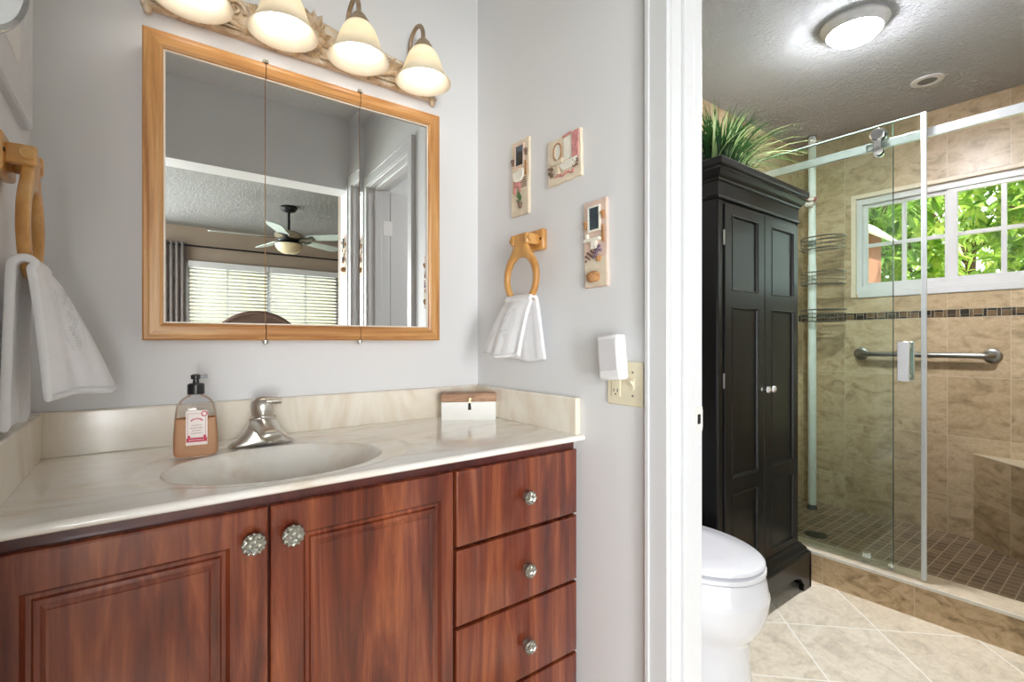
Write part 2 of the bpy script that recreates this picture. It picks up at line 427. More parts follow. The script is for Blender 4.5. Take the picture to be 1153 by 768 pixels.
# window wall: tile below, mosaic band, tile above, window opening
BZ0, BZ1 = 1.243, 1.290
WY0, WY1, WZ0, WZ1 = -.14, 1.155, 1.41, 2.015
bm = NB(); box(bm, XS, XS+.14, YN, YS, 0, BZ0); struct('wall_window_lower', bm, M['tile_x'])
bm = NB(); box(bm, XS, XS+.14, YN, YS, BZ1, WZ0, 0)
box(bm, XS, XS+.14, YN, YS, WZ1, CEIL, 0); box(bm, XS, XS+.14, WY1, YS, WZ0, WZ1, 0)
struct('wall_window_upper', bm, M['tile_x_up'])
bm = NB(); box(bm, XS+.002, XS+.14, YN, YS, BZ0, BZ1, 0)
y = YS - .004
while y > YN + .06:
    mi = random.choice((1, 1, 2, 3))
    box(bm, XS-.002, XS+.004, y-.013, y, BZ0+.003, BZ1-.003, mi)
    w0 = y - .016; fl = random.random() < .5
    za, zb = (BZ0+.003, BZ0+.013) if fl else (BZ1-.013, BZ1-.003)
    zc, zd = (BZ0+.016, BZ1-.003) if fl else (BZ0+.003, BZ1-.016)
    box(bm, XS-.002, XS+.004, w0-.036, w0, za, zb, random.choice((1, 2)))
    box(bm, XS-.002, XS+.004, w0-.036, w0, zc, zd, random.choice((1, 2, 3, 3)))
    y -= .055
M['mos_a'] = plain('dark_mosaic_stone', srgb(74, 60, 46), .25, var=.3); M['mos_b'] = plain('charcoal_mosaic_stone', srgb(52, 46, 40), .25, var=.3); M['mos_c'] = plain('bronze_mosaic_stone', srgb(120, 98, 72), .25, var=.3)
struct('trim_1', bm, [plain('mosaic_grout', srgb(205, 198, 180), .6), M['mos_a'], M['mos_b'], M['mos_c']])
# reveal lining and sill of the shower window
bm = NB(); R = .012
box(bm, XS-.012, XS+.06, WY1-.002, WY1+.024, WZ0-.024, WZ1+.024); box(bm, XS-.012, XS+.06, WY0-.024, WY1+.024, WZ1-.002, WZ1+.024)
M['win_trim'] = plain('almond_window_trim', srgb(226, 212, 192), .4, var=.04)
struct('trim_2', bm, M['win_trim'], .003)
# window unit: two sashes with grids
win = bpy.data.objects.new('window_1', None); COL.objects.link(win); win['kind'] = 'structure'; ORG['window_1'] = Vector((0, 0, 0))
bm = NB(); xa, xb = XS+.012, XS+.07
box(bm, xa, xb, WY0, WY1, WZ0-.002, WZ0+.045); box(bm, xa, xb, WY0, WY1, WZ1-.04, WZ1)
box(bm, xa, xb, WY1-.03, WY1, WZ0, WZ1); box(bm, xa, xb, WY0, WY0+.03, WZ0, WZ1)
obj('window_frame', bm, M['white_trim'], win, .002)
sashes = ((.700, 1.129, .012), (.205, .718, 0.0), (-.11, .24, .012))
for y0, y1, dx in sashes:
    bm = NB(); x0, x1 = XS+.022+dx, XS+.046+dx; z0, z1 = WZ0+.045, WZ1-.04
    for a, b in ((y0, y0+.028), (y1-(.026 if dx else .046), y1)): box(bm, x0, x1, a, b, z0, z1)
    for a, b in ((z0, z0+.022), (z1-.022, z1)): box(bm, x0, x1, y0, y1, a, b)
    ym, zm = ({.700: .917, .205: .4855}.get(y0, (y0+y1)/2)), (z0+z1)/2
    box(bm, x0+.005, x1-.005, ym-.011, ym+.011, z0, z1); box(bm, x0+.005, x1-.005, y0, y1, zm-.011, zm+.011)
    s = obj('sash', bm, M['white_trim'], win, .0015)
    bm = NB(); box(bm, x0+.010, x0+.014, y0+.02, y1-.02, z0+.02, z1-.02); obj('pane', bm, M['pane'], s)
bm = NB(); box(bm, XS-.008, XS+.05, WY0-.01, WY1-.012, WZ0-.028, WZ0+.012); obj('window_sill', bm, M['white_trim'], win, .004)

# door lining, stops and casings of the doorway
def casing(bm, side):
    x0, x1 = (XR-.014, XR) if side < 0 else (XR2, XR2+.014)
    yo1, yo0, zt = DY1+.066, DY0-.058, DH+.066
    if side > 0: yo1 += 0
    box(bm, x0, x1, DY1+.005, yo1, 0, zt); box(bm, x0, x1, yo0, DY0-.005, 0, zt); box(bm, x0, x1, DY0-.005, DY1+.005, DH+.005, zt)
    x2 = x0-.005 if side < 0 else x1+.005; xs_ = (x2, x0) if side < 0 else (x1, x2)
    box(bm, *xs_, yo1-.012, yo1, 0, zt); box(bm, *xs_, yo0, yo0+.012, 0, zt); box(bm, *xs_, yo0+.012, yo1-.012, zt-.012, zt)
bm = NB(); casing(bm, -1); struct('trim_3', bm, M['white_trim'], .002)
bm = NB(); casing(bm, 1); struct('trim_4', bm, M['white_trim'], .002)
bm = NB()
box(bm, XR-.002, XR2+.002, DY1, DY1+.012, 0, DH+.012); box(bm, XR-.002, XR2+.002, DY0-.012, DY0, 0, DH+.012); box(bm, XR-.002, XR2+.002, DY0, DY1, DH, DH+.012)
box(bm, XR+.035, XR+.075, DY1-.010, DY1, 0, DH); box(bm, XR+.035, XR+.075, DY0, DY0+.010, 0, DH); box(bm, XR+.035, XR+.075, DY0, DY1, DH-.010, DH)
jamb = struct('trim_5', bm, M['white_trim'], .002)
bm = NB()
box(bm, XR2-.026, XR2+.003, DY1-.0025, DY1-.0002, .885, .945); box(bm, XR2+.0022, XR2+.0045, DY1-.0025, DY1+.004, .893, .937)
box(bm, XR2-.018, XR2-.006, DY1-.0032, DY1-.0024, .903, .927, 1)
obj('strike_plate', bm, [plain('pale_painted_metal', srgb(216, 214, 208), .3), M['black_metal']], jamb)
# baseboards
bm = NB(); box(bm, XR-.012, XR, DY1+.066, 1.0, 0, .09); struct('baseboard_right', bm, M['white_trim'], .003)

# bathroom door leaf, opened back against the near wall
door = bpy.data.objects.new('door_1', None); COL.objects.link(door); door['kind'] = 'structure'; ORG['door_1'] = Vector((0, 0, 0))
bm = NB(); DW = .60
box(bm, 0, DW, -.034, 0, .012, DH-.004)
RT = Matrix.Translation((XR2+.020, DY0-.012, 0)) @ Matrix.Rotation(rad(-3), 4, 'Z')
obj('door_leaf', bm, M['white_trim'], door, .002, mat4=RT)
bm = NB()
for z in (.25, 1.04, 1.80):
    lathe(bm, (XR2+.012, DY0-.004, z), [(.005, -.045), (.005, .045)], 10)
    box(bm, XR2-.03, XR2+.012, DY0-.0005, DY0+.0015, z-.045, z+.045)
    box(bm, XR2+.008, XR2+.030, DY0-.012, DY0-.009, z-.045, z+.045)
objs('hinge', bm, M['white_plastic'], door)
bm = NB(); lathe(bm, (DW-.06, -.0, .94), [(.028, 0), (.028, .006), (.012, .01), (.010, .035), (.024, .045), (.027, .058), (.018, .068), (0, .07)], 24, 'y')
obj('door_knob', bm, M['nickel'], door, mat4=RT)

# bedroom shell
bm = NB(); YF = -3.82; BW = (.40, 2.16, .90, 2.03)
box(bm, -1.32, -1.2, YF-.12, YF, 0, CEIL); box(bm, -1.2, -.2, YF-.12, YF, 2.1, CEIL); box(bm, -.2, BW[0], YF-.12, YF, 0, CEIL); box(bm, BW[1], 3.6, YF-.12, YF, 0, CEIL); box(bm, BW[0], BW[1], YF-.12, YF, 0, BW[2]); box(bm, BW[0], BW[1], YF-.12, YF, BW[3], CEIL)
struct('wall_bedroom_far', bm, M['taupe'])
bm = NB(); box(bm, 3.5, 3.62, YF, -.23, 0, CEIL); struct('wall_bedroom_right', bm, M['taupe'])
bm = NB(); box(bm, -1.32, -1.2, YF, -3.4, 0, CEIL); box(bm, -1.32, -1.2, -.5, -.18, 0, CEIL); box(bm, -1.32, -1.2, -3.4, -.5, 2.2, CEIL); struct('wall_bedroom_left', bm, M['taupe'])
bm = NB(); box(bm, XR2, 3.62, -.23, -.17, 0, CEIL); box(bm, XR, XR2+.0, -.23, -.18, 0, CEIL); box(bm, -1.32, XL, -.23, -.18, 0, CEIL); struct('wall_bedroom_near', bm, M['taupe'])
# unseen sliding door (frame and glass) added in bedroom's left wall for fill
bm = NB()
for y in (-3.4, -1.98, -.56): box(bm, -1.30, -1.24, y, y+.06, 0, 2.2)
box(bm, -1.30, -1.24, -3.4, -.5, 2.14, 2.2); box(bm, -1.30, -1.24, -3.4, -.5, 0, .05)
d2 = struct('added_side_door', bm, M['white_trim'])
bm = NB(); box(bm, -1.275, -1.27, -3.34, -.56, .05, 2.14); obj('door_glass', bm, M['pane'], d2)
bm = NB()
for x in (-1.2, -.25): box(bm, x, x+.05, YF-.09, YF-.04, 0, 2.1)
box(bm, -1.2, -.2, YF-.09, YF-.04, 2.04, 2.1); box(bm, -1.2, -.2, YF-.09, YF-.04, 0, .12)
d3 = struct('added_far_door', bm, M['white_trim'])  # unseen glazed door, added only to house the frontal fill light
bm = NB(); box(bm, -1.15, -.25, YF-.068, YF-.062, .12, 2.04); obj('door_glass', bm, M['pane'], d3)
# bedroom window
w2 = bpy.data.objects.new('window_2', None); COL.objects.link(w2); w2['kind'] = 'structure'; ORG['window_2'] = Vector((0, 0, 0))
bm = NB(); x0, x1, z0, z1 = BW; a, b = YF-.09, YF-.04
box(bm, x0, x1, a, b, z0, z0+.04); box(bm, x0, x1, a, b, z1-.04, z1)
for x in (x0, 1.26, x1-.04): box(bm, x, x+.045, a, b, z0, z1)
for x in (.82, 1.72): box(bm, x, x+.02, a+.01, b-.01, z0, z1)
obj('window_frame', bm, M['white_trim'], w2, .002)
bm = NB(); box(bm, x0+.02, x1-.02, a+.02, a+.025, z0+.02, z1-.02); obj('pane', bm, M['pane'], w2)

# ================================================================== VANITY CABINET
VY = .992                                # door faces
van = thing('vanity_cabinet', 'cherry wood vanity cabinet with two raised panel doors and a drawer stack', 'cabinet', (.4, 1.27, 0))
bm = NB(); VX0, VX1 = -.198, .991; fy = VY+.02
box(bm, VX0, VX0+.016, fy+.018, 1.525, .0, .828); box(bm, VX1-.016, VX1, fy+.018, 1.525, 0, .828)
box(bm, VX0, VX1, fy+.018, 1.525, .10, .116); box(bm, VX0, VX1, 1.51, 1.525, .1, .828); box(bm, VX0+.016, VX1-.016, fy+.07, fy+.085, 0, .10)
obj('body', bm, M['cherry_dark'], van)
bm = NB()
box(bm, VX0, VX1, fy, fy+.018, .785, .828); box(bm, VX0, VX1, fy, fy+.018, .10, .14)
for xx in ((VX0, VX0+.03), (.178, .200), (.572, .600), (VX1-.03, VX1)): box(bm, *xx, fy, fy+.018, .10, .80)
for z in (.228, .430, .618): box(bm, .59, VX1-.02, fy, fy+.018, z-.01, z+.01)
obj('face_frame', bm, M['cherry_dark'], van, .001)
def rect_loops(x0, x1, z0, z1, prof, y, n_arc=6, rad_c=0.0):
    loops = []
    for ins, dep in prof:
        a, b, c, d = x0+ins, x1-ins, z0+ins, z1-ins
        loops.append([(a, y+dep, c), (b, y+dep, c), (b, y+dep, d), (a, y+dep, d)])
    return loops
def panel_door(bm, x0, x1, z0, z1, y, th, panels, prof, round_e=.005):
    """slab door with its front at y (towards -y) and sunk/raised panels cut into the face"""
    xs = sorted({x0+round_e, x1-round_e} | {p[0] for p in panels} | {p[1] for p in panels})
    zs = sorted({z0+round_e, z1-round_e} | {p[2] for p in panels} | {p[3] for p in panels})
    def in_panel(cx, cz): return any(p[0] < cx < p[1] and p[2] < cz < p[3] for p in panels)
    for i in range(len(xs)-1):
        for j in range(len(zs)-1):
            if in_panel((xs[i]+xs[i+1])/2, (zs[j]+zs[j+1])/2): continue
            bm.faces.new([bm.verts.new(q) for q in ((xs[i], y, zs[j]), (xs[i+1], y, zs[j]), (xs[i+1], y, zs[j+1]), (xs[i], y, zs[j+1]))])
    for p in panels:
        loft(bm, rect_loops(*p, prof, y), False, True)
    e = round_e
    loft(bm, [[(a, yy, c) for a, c in ((x0+i, z0+i), (x1-i, z0+i), (x1-i, z1-i), (x0+i, z1-i))] for i, yy in ((e, y), (e*.3, y+e*.3), (0, y+e), (0, y+th))], False, True)
    bmesh.ops.remove_doubles(bm, verts=bm.verts, dist=1e-5)
CH_PROF = [(0, 0), (.003, .004), (.006, .0075), (.012, .0075), (.015, .003), (.019, .0025), (.022, .0025), (.029, -.0015), (.032, .0005)]
def knob_bm(c, r=.019):
    bm = NB(); x, y, z = c
    lathe(bm, (x, y, z), [(.009, 0), (.007, -.004), (.0065, -.013), (r*.8, -.016), (r, -.019), (r, -.022), (r*.86, -.0245), (0, -.0262)], 28, 'y')
    for k in range(12):
        a = 2*PI*k/12; sphere(bm, (x+math.cos(a)*r*.93, y-.022, z+math.sin(a)*r*.93), .0034, 6)
    # woven straps
    for d in (1, -1):
        for k in (-1.0, 0, 1.0):
            off = k*r*.50; L = math.sqrt(max(0, (r*.82)**2-off**2)); pts = []
            for s in range(9):
                t = -L + 2*L*s/8
                px = (t - d*off)*.7071; pz = (d*t + off)*.7071
                pts.append((x+px, y-.0265-.0012*math.cos((t/r*3.3+k)*d*2.2), z+pz))
            tube(bm, pts, .0030, 6)
    return bm
for (x0, x1, kx) in ((-.192, .1865, .159), (.190, .5815, .225)):
    bm = NB(); pl, pr = (x0+.050, x1-.062) if x0 < 0 else (x0+.058, x1-.032)
    panel_door(bm, x0, x1, .118, .803, VY, .019, [(pl, pr, .175, .742)], CH_PROF)
    d = obj('door', bm, M['cherry'], van, ang=25)
    obj('knob', knob_bm((kx, VY, .747)), M['pewter'], d)
for z0, z1 in ((.622, .803), (.434, .615), (.232, .427), (.118, .225)):
    bm = NB(); panel_door(bm, .589, .986, z0, z1, VY, .019, [], [], .006)
    d = obj('drawer', bm, M['cherry'], van, ang=25)
    if z1-z0 > .11: obj('knob', knob_bm((.797, VY, {.622: .706, .434: .518, .232: .322}[z0]), .0165), M['pewter'], d)
bm = NB(); box(bm, VX1+.001, XR-.001, fy+.002, fy+.012, 0, .826); obj('filler_strip', bm, plain('pale_filler', srgb(180, 176, 168), .5), van)

# ================================================================== COUNTERTOP with integral bowl
CT = .844
top = thing('vanity_countertop', 'cream cultured marble vanity top with moulded oval basin and low splash', 'countertop', (.4, 1.25, .822))
bm = NB(); x0, x1, y0, y1 = XL+.001, XR-.001, .974, YB-.001
def hz(x, y):
    z = CT
    e = math.sqrt(((x-.265)/.295)**2 + ((y-1.215)/.222)**2)
    if e < 1: z -= .0022*min(1, (1-e)/.05)
    e2 = math.sqrt(((x-.252)/.222)**2 + ((y-1.187)/.168)**2)
    if e2 < 1.0:
        k = min(1, (1-e2)/.72); z -= .135*(1-(1-k)**2.6)
    # rolled front edge
    d = y-y0
    if d < .008: z -= .008 - math.sqrt(max(0, .008**2-(.008-d)**2))
    return z
ys = [y0, y0+.0008, y0+.0025, y0+.005, y0+.008] + [y0+.008+(y1-y0-.008)*j/150 for j in range(1, 151)]
xs = [x0+(x1-x0)*i/300 for i in range(301)]
G = [[bm.verts.new((x, y, hz(x, y))) for x in xs] for y in ys]
for j in range(len(ys)-1):
    for i in range(300): bm.faces.new((G[j][i], G[j][i+1], G[j+1][i+1], G[j+1][i]))
zb = .8285
fr = [[(x, y0+dy, z) for x in (x0, x1)] for dy, z in ((0, CT-.008), (0, zb+.004), (.004, zb), (.05, zb))]
loft(bm, fr, False, False, closed=False)
for xx in (x0, x1):
    bm.faces.new([bm.verts.new(q) for q in ((xx, y0, zb), (xx, y1, zb), (xx, y1, CT), (xx, y0+.008, CT), (xx, y0, CT-.008))])
obj('counter_slab', bm, M['marble'], top, ang=50)
ST = .948
bm = NB(); box(bm, x0, x1, YB-.021, YB-.001, CT-.001, ST); obj('backsplash', bm, M['marble_splash'], top, .004)
bm = NB(); box(bm, x1-.020, x1, .990, YB-.021, CT-.001, ST); obj('side_splash', bm, M['marble_splash'], top, .004)
bm = NB(); box(bm, x0, x0+.020, .990, YB-.021, CT-.001, ST); obj('side_splash', bm, M['marble_splash'], top, .004)
bm = NB(); lathe(bm, (.252, 1.187, CT-.1365), [(.0, .003), (.022, .003), (.024, .001), (.024, -.004)], 24); obj('drain', bm, M['chrome'], top)

# ================================================================== FAUCET
fau = thing('faucet', 'brushed nickel single handle faucet with swooping base behind the basin', 'faucet', (.25, 1.395, CT))
bm = NB(); fx, fyy = .25, 1.400; rings = []
for s in range(15):
    k = s/14; z = CT + .001 + .068*k
    hw = .031 + .052*(1-k)**2.2; hd = .025 + .004*(1-k)**2
    if s == 0: hw -= .003; hd -= .003
    rings.append([(fx+hw*(abs(math.cos(a))**.85)*math.copysign(1, math.cos(a)), fyy+hd*(abs(math.sin(a))**.8)*math.copysign(1, math.sin(a)), z) for a in (2*PI*i/40 for i in range(40))])
loft(bm, rings); obj('base', bm, M['nickel'], fau, ang=60)
bm = NB(); rings = []
for s in range(13):
    k = s/12; y = fyy - .012 - .092*k; z = CT + .052 - .006*k - .010*k*k
    hw = .034 - .009*k; hh = .019 - .006*k
    rings.append([(fx+hw*math.cos(a), y, z + hh*math.sin(a)) for a in (2*PI*i/24 for i in range(24))])
rings.append([(fx+.020*math.cos(2*PI*i/24), fyy-.110, CT+.036+.009*math.sin(2*PI*i/24)) for i in range(24)])
loft(bm, rings); lathe(bm, (fx, fyy-.094, CT+.018), [(.010, 0), (.011, .012)], 18); obj('spout', bm, M['nickel'], fau, ang=60)
bm = NB(); lathe(bm, (fx, fyy, CT+.068), [(.027, 0), (.024, .003), (.024, .005), (.0255, .007), (.0285, .018), (.029, .032), (.025, .045), (.015, .053), (0, .056)], 32)
hr = []
for s in range(9):
    k = s/8; hr.append([(fx+.004+.036*k, fyy-.004-.010*k+(.023-.008*k)*math.cos(a), CT+.110+.004*k-.004*k*k+(.013-.005*k)*math.sin(a)) for a in (2*PI*i/16 for i in range(16))])
loft(bm, hr)
obj('handle', bm, M['nickel'], fau, ang=60)
bm = NB(); tube(bm, [(fx+.012, fyy+.028, CT), (fx+.012, fyy+.028, CT+.060)], .0025, 8); lathe(bm, (fx+.012, fyy+.028, CT+.060), [(.003, 0), (.007, .003), (.008, .008), (.005, .012), (0, .013)], 16); obj('pop_up_rod', bm, M['chrome'], fau)

# ================================================================== SOAP BOTTLE
sp = thing('soap_dispenser', 'clear pump bottle half full of peach hand soap beside the basin', 'soap bottle', (.100, 1.345, CT))
ang = math.atan2(1.345, .10) - PI/2
RB = Matrix.Translation((.100, 1.345, CT)) @ Matrix.Rotation(ang, 4, 'Z')
def superr(hw, hd, z, n=36, p=.55):
    return [(hw*abs(math.cos(a))**p*math.copysign(1, math.cos(a)), hd*abs(math.sin(a))**p*math.copysign(1, math.sin(a)), z) for a in (2*PI*i/n for i in range(n))]
prof = [(.039, .020, 0), (.044, .025, .003), (.0455, .027, .012), (.045, .0265, .05), (.041, .0245, .10), (.038, .0225, .118), (.031, .019, .130), (.021, .0155, .138), (.0145, .0135, .142), (.0135, .0135, .150)]
bm = NB(); loft(bm, [superr(a, b, z, p=.55 if z < .137 else .95) for a, b, z in prof])
obj('bottle', bm, m_glass('clear_bottle_plastic', (.985, .985, .99, 1), .7), sp, mat4=RB, ang=60)
t = NT('peach_soap'); t.t.nodes.remove(t.p); d_ = t.n('BsdfDiffuse'); l_ = t.n('BsdfTranslucent'); mx_ = t.n('MixShader'); mx_.inputs[0].default_value = .45
d_.inputs[0].default_value = srgb(255, 212, 170); l_.inputs[0].default_value = srgb(255, 210, 166)
t.l(d_.outputs[0], mx_.inputs[1]); t.l(l_.outputs[0], mx_.inputs[2]); t.l(mx_.outputs[0], t.out.inputs[0]); M['soap'] = t.m
bm = NB(); loft(bm, [superr(a-.002, b-.002, z+.002) for a, b, z in prof if z < .06] + [superr(.0400, .0225, .088)])
obj('liquid_soap', bm, M['soap'], sp, mat4=RB, ang=60)
bm = NB(); lathe(bm, (0, 0, .143), [(.016, 0), (.0172, .001), (.0172, .022), (.014, .025), (.0065, .026), (.006, .034), (.010, .035), (.0105, .044), (.006, .046), (0, .046)], 28)
loft(bm, [[(xx, yy*.006, .143+.040+zz*.004) for yy, zz in ((1, -1), (1, 1), (-1, 1), (-1, -1))] for xx in (0, .019, .023)])
obj('pump', bm, M['black_plastic'], sp, mat4=RB)
bm = NB(); yl = -.0285
def lp(x0, x1, z0, z1, mi=0, d=0.0): box(bm, x0, x1, yl-.0004-d, yl+.001, z0, z1, mi)
lp(-.019, .022, .030, .108, 0)
for a0, a1, b0, b1 in ((-.016, .019, .047, .0475), (-.016, .019, .101, .1015), (-.016, -.0155, .047, .1015), (.0185, .019, .047, .1015)): lp(a0, a1, b0, b1, 2, .0003)
lp(-.018, .021, .037, .046, 1, .0003)
for i in range(7): lp(-.013+i*.0042, -.0105+i*.0042, .0408, .0420, 0, .0006)
for i in range(9):
    a = rad(150-i*15); lp(.0015+.012*math.cos(a)-.0009, .0015+.012*math.cos(a)+.0009, .080+.008*math.sin(a), .083+.008*math.sin(a), 1, .0003)
for z, w in ((.074, .010), (.068, .012), (.062, .009), (.056, .011)):
    for i in range(6): lp(.0015-w+i*w/3, .0015-w+i*w/3+w/4.2, z, z+.0011, 2, .0003)
R8 = [(.016+.0062*math.cos(2*PI*i/20), .100+.0062*math.sin(2*PI*i/20)) for i in range(20)]; prism(bm, R8, yl-.0008, yl, 'y', 1)
R8 = [(.016+.0040*math.cos(2*PI*i/20), .100+.0040*math.sin(2*PI*i/20)) for i in range(20)]; prism(bm, R8, yl-.0011, yl, 'y', 0)
for cx_ in (-.0135, .017): prism(bm, [(cx_+.003*math.cos(2*PI*i/12), .049+.003*math.sin(2*PI*i/12)) for i in range(12)], yl-.0009, yl, 'y', 1)
obj('paper_label', bm, [plain('label_paper', srgb(246, 236, 232), .6, var=.02), plain('label_crimson', srgb(196, 32, 74), .5), plain('label_ink', srgb(190, 150, 156), .6)], sp, mat4=RB)

# ================================================================== TRINKET BOX
tb = thing('trinket_box', 'small white box with wooden lid and black tassel in the counter corner', 'box', (.885, 1.40, CT))
bang = math.atan2(1.337-1.433, .953-.796)
RX = Matrix.Translation((.871, 1.387, CT)) @ Matrix.Rotation(bang, 4, 'Z')
bm = NB(); box(bm, -.091, .091, .0, .078, 0, .062); obj('body', bm, plain('white_box_paint', srgb(238, 238, 234), .45, var=.02), tb, .0015, mat4=RX)
bm = NB(); box(bm, -.092, .092, -.001, .079, .0625, .090); obj('lid', bm, m_wood('walnut_lid', srgb(132, 94, 66), srgb(168, 126, 92), srgb(196, 158, 124), (9, 9, 30), .5, 0, .2), tb, .002, mat4=RX)
bm = NB(); lathe(bm, (.003, -.004, .0715), [(.0, -.004), (.0045, -.003), (.0045, .003), (0, .004)], 14, 'y'); box(bm, .0005, .0055, -.005, -.001, .056, .069); obj('clasp', bm, plain('brass_clasp', (.7, .45, .2, 1), .3, 1), tb, mat4=RX)
bm = NB()
for i in range(7): tube(bm, [(.003+(i-3)*.0009, -.004, .057), (.003+(i-3)*.0014, -.0045, .036)], .0011, 5)
lathe(bm, (.003, -.0045, .052), [(.0035, 0), (.0042, .004), (.002, .008)], 10); obj('tassel', bm, M['black_plastic'], tb, mat4=RX)

# ================================================================== MEDICINE CABINET (three mirrored doors)
mc = thing('medicine_cabinet', 'oak framed medicine cabinet with three mirrored doors above the counter', 'medicine cabinet', (.409, 1.52, 1.112))
MX0, MX1, MZ0, MZ1 = .0, .795, 1.112, 1.863
MF = 1.4625                               # mirror plane
bm = NB(); box(bm, .006, .789, MF+.008, YB, MZ0+.006, MZ1-.006); obj('body', bm, M['oak'], mc)
fw, fz = .046, .046
edges = [MX0, .2675, .5275, MX1]
for k in range(3):
    a, b = edges[k]+(.0012 if k else 0), edges[k+1]-(.0012 if k < 2 else 0)
    TR = None
    if k == 2: TR = Matrix.Translation((a, MF, 0)) @ Matrix.Rotation(rad(-1.7), 4, 'Z') @ Matrix.Translation((-a, -MF, 0))
    # moulded frame profile: (inset from outer edge, y)
    prof = [(.0, MF+.008), (.0, MF-.006), (.004, MF-.010), (.010, MF-.0105), (.014, MF-.012), (fw-.012, MF-.012), (fw-.006, MF-.009), (fw-.004, MF-.004)]
    bm = NB(); box(bm, a+.008, b-.008, MF+.0042, MF+.0076, MZ0+.008, MZ1-.008); d = obj('door', bm, M['oak'], mc, mat4=TR)
    def rail(zout, sgn):
        bm = NB()
        L = []
        for ins, y in prof:
            z = zout + sgn*ins
            xa_ = a + (ins if k == 0 else 0); xb_ = b - (ins if k == 2 else 0)
            L.append([(xa_, y, z), (xb_, y, z)])
        loft(bm, L, False, False, closed=False)
        # closing ends
        for sdx in (0, 1):
            if (sdx == 0 and k == 0) or (sdx == 1 and k == 2): continue
            bm.faces.new([bm.verts.new(q[sdx]) for q in L] + [bm.verts.new((L[-1][sdx][0], MF+.008, L[-1][sdx][2]))])
        obj('rail', bm, M['oak_h'], d, ang=20, mat4=TR)
    rail(MZ1, -1); rail(MZ0, 1)
    if k != 1:
        bm = NB(); L = []
        for ins, y in prof:
            x = a+ins if k == 0 else b-ins
            L.append([(x, y, MZ0+ins), (x, y, MZ1-ins)])
        loft(bm, L, False, False, closed=False)
        obj('stile', bm, M['oak'], d, ang=20, mat4=TR)
    # white inner bead
    bm = NB(); i0 = fw-.004; t_ = .0035
    xa_ = a+i0 if k == 0 else a; xb_ = b-i0 if k == 2 else b
    for z in (MZ0+i0, MZ1-i0-t_): box(bm, xa_, xb_, MF-.005, MF+.001, z, z+t_)
    if k == 0: box(bm, xa_, xa_+t_, MF-.005, MF+.001, MZ0+i0, MZ1-i0)
    if k == 2: box(bm, xb_-t_, xb_, MF-.005, MF+.001, MZ0+i0, MZ1-i0)
    objs('bead', bm, plain('pale_bead', srgb(232, 222, 206), .4), d, mat4=TR)
    bm = NB(); box(bm, xa_, xb_, MF, MF+.004, MZ0+i0, MZ1-i0); obj('mirror', bm, M['mirror'], d, mat4=TR, smooth=False)
    if k < 2:
        bm = NB()
        for z, s in ((MZ1, 1), (MZ0, -1)):
            box(bm, b-.006, b+.008, MF-.010, MF+.006, min(z, z+s*.0035), max(z, z+s*.0035))
            lathe(bm, (b+.001, MF-.004, z), [(.0075, 0), (.0075, s*.008), (.004, s*.010), (0, s*.011)], 12)
        objs('hinge', bm, M['pewter'], d)

# ================================================================== VANITY LIGHT
LX = (.097, .300, .503, .710); LY = 1.400
vl = thing('vanity_light', 'carved four lamp vanity light bar above the oak mirror cabinet', 'light fixture', (.405, 1.52, 1.94))
PZ = 1.940
bm = NB()
outl = [(0.0, PZ), (.81, PZ), (.815, PZ+.015), (.80, PZ+.040), (.74, PZ+.058), (.66, PZ+.092), (.60, PZ+.105), (.52, PZ+.108), (.46, PZ+.125), (.405, PZ+.135)]
outl = outl + [(.81-x, z) for x, z in outl[::-1][1:-2]]
prism(bm, outl, 1.512, YB-.0005, 'y'); obj('back_plate', bm, M['resin'], vl, .003)
bm = NB(); yr = 1.508
tube(bm, [(0.0, yr, PZ+.006), (.405, yr, PZ+.004), (.812, yr, PZ+.006)], .0075, 8)
tube(bm, [(0.0, yr-.002, PZ+.020), (.405, yr-.002, PZ+.018), (.805, yr-.002, PZ+.020)], .004, 6)
for s in (1, -1):
    cx_ = .405
    pts = [(cx_+s*x, yr, PZ+z) for x, z in ((.40, .034), (.34, .056), (.28, .088), (.22, .100))]
    tube(bm, pts, [.004, .006, .007, .005], 8)
    sphere(bm, (cx_+s*.395, yr, PZ-.004), .011, 10, 1, 1, 1.4)
obj('border_moulding', bm, M['resin'], vl)
def scroll(bm, cx, cz, r0, turns, a0, s, w=.006, y=1.504):
    pts, rr = [], []; n = int(26*turns)
    for i in range(n+1):
        k = i/n; a = a0 + s*2*PI*turns*k; r = r0*(1-.82*k)
        pts.append((cx+r*math.cos(a), y-.004*k, cz+r*math.sin(a))); rr.append(w*(1-.5*k))
    tube(bm, pts, rr, 7)
def leafy(bm, cx, cz, a, L, w, y=1.505):
    ca, sa = math.cos(a), math.sin(a); rings = []
    for i in range(8):
        k = i/7; ww = w*math.sin(PI*min(1, k*1.0+.08))**.7*(1+.18*math.sin(k*22)); c = (cx+ca*L*k, cz+sa*L*k)
        bulge = -.010*math.sin(PI*k)-.004
        rings.append([(c[0]-sa*ww*t, y+bulge*(1-abs(t))*1.0+.004*abs(t), c[1]+ca*ww*t) for t in (-1, -.5, 0, .5, 1)])
    loft(bm, rings, closed=False, cap0=False, cap1=False)
bm = NB()
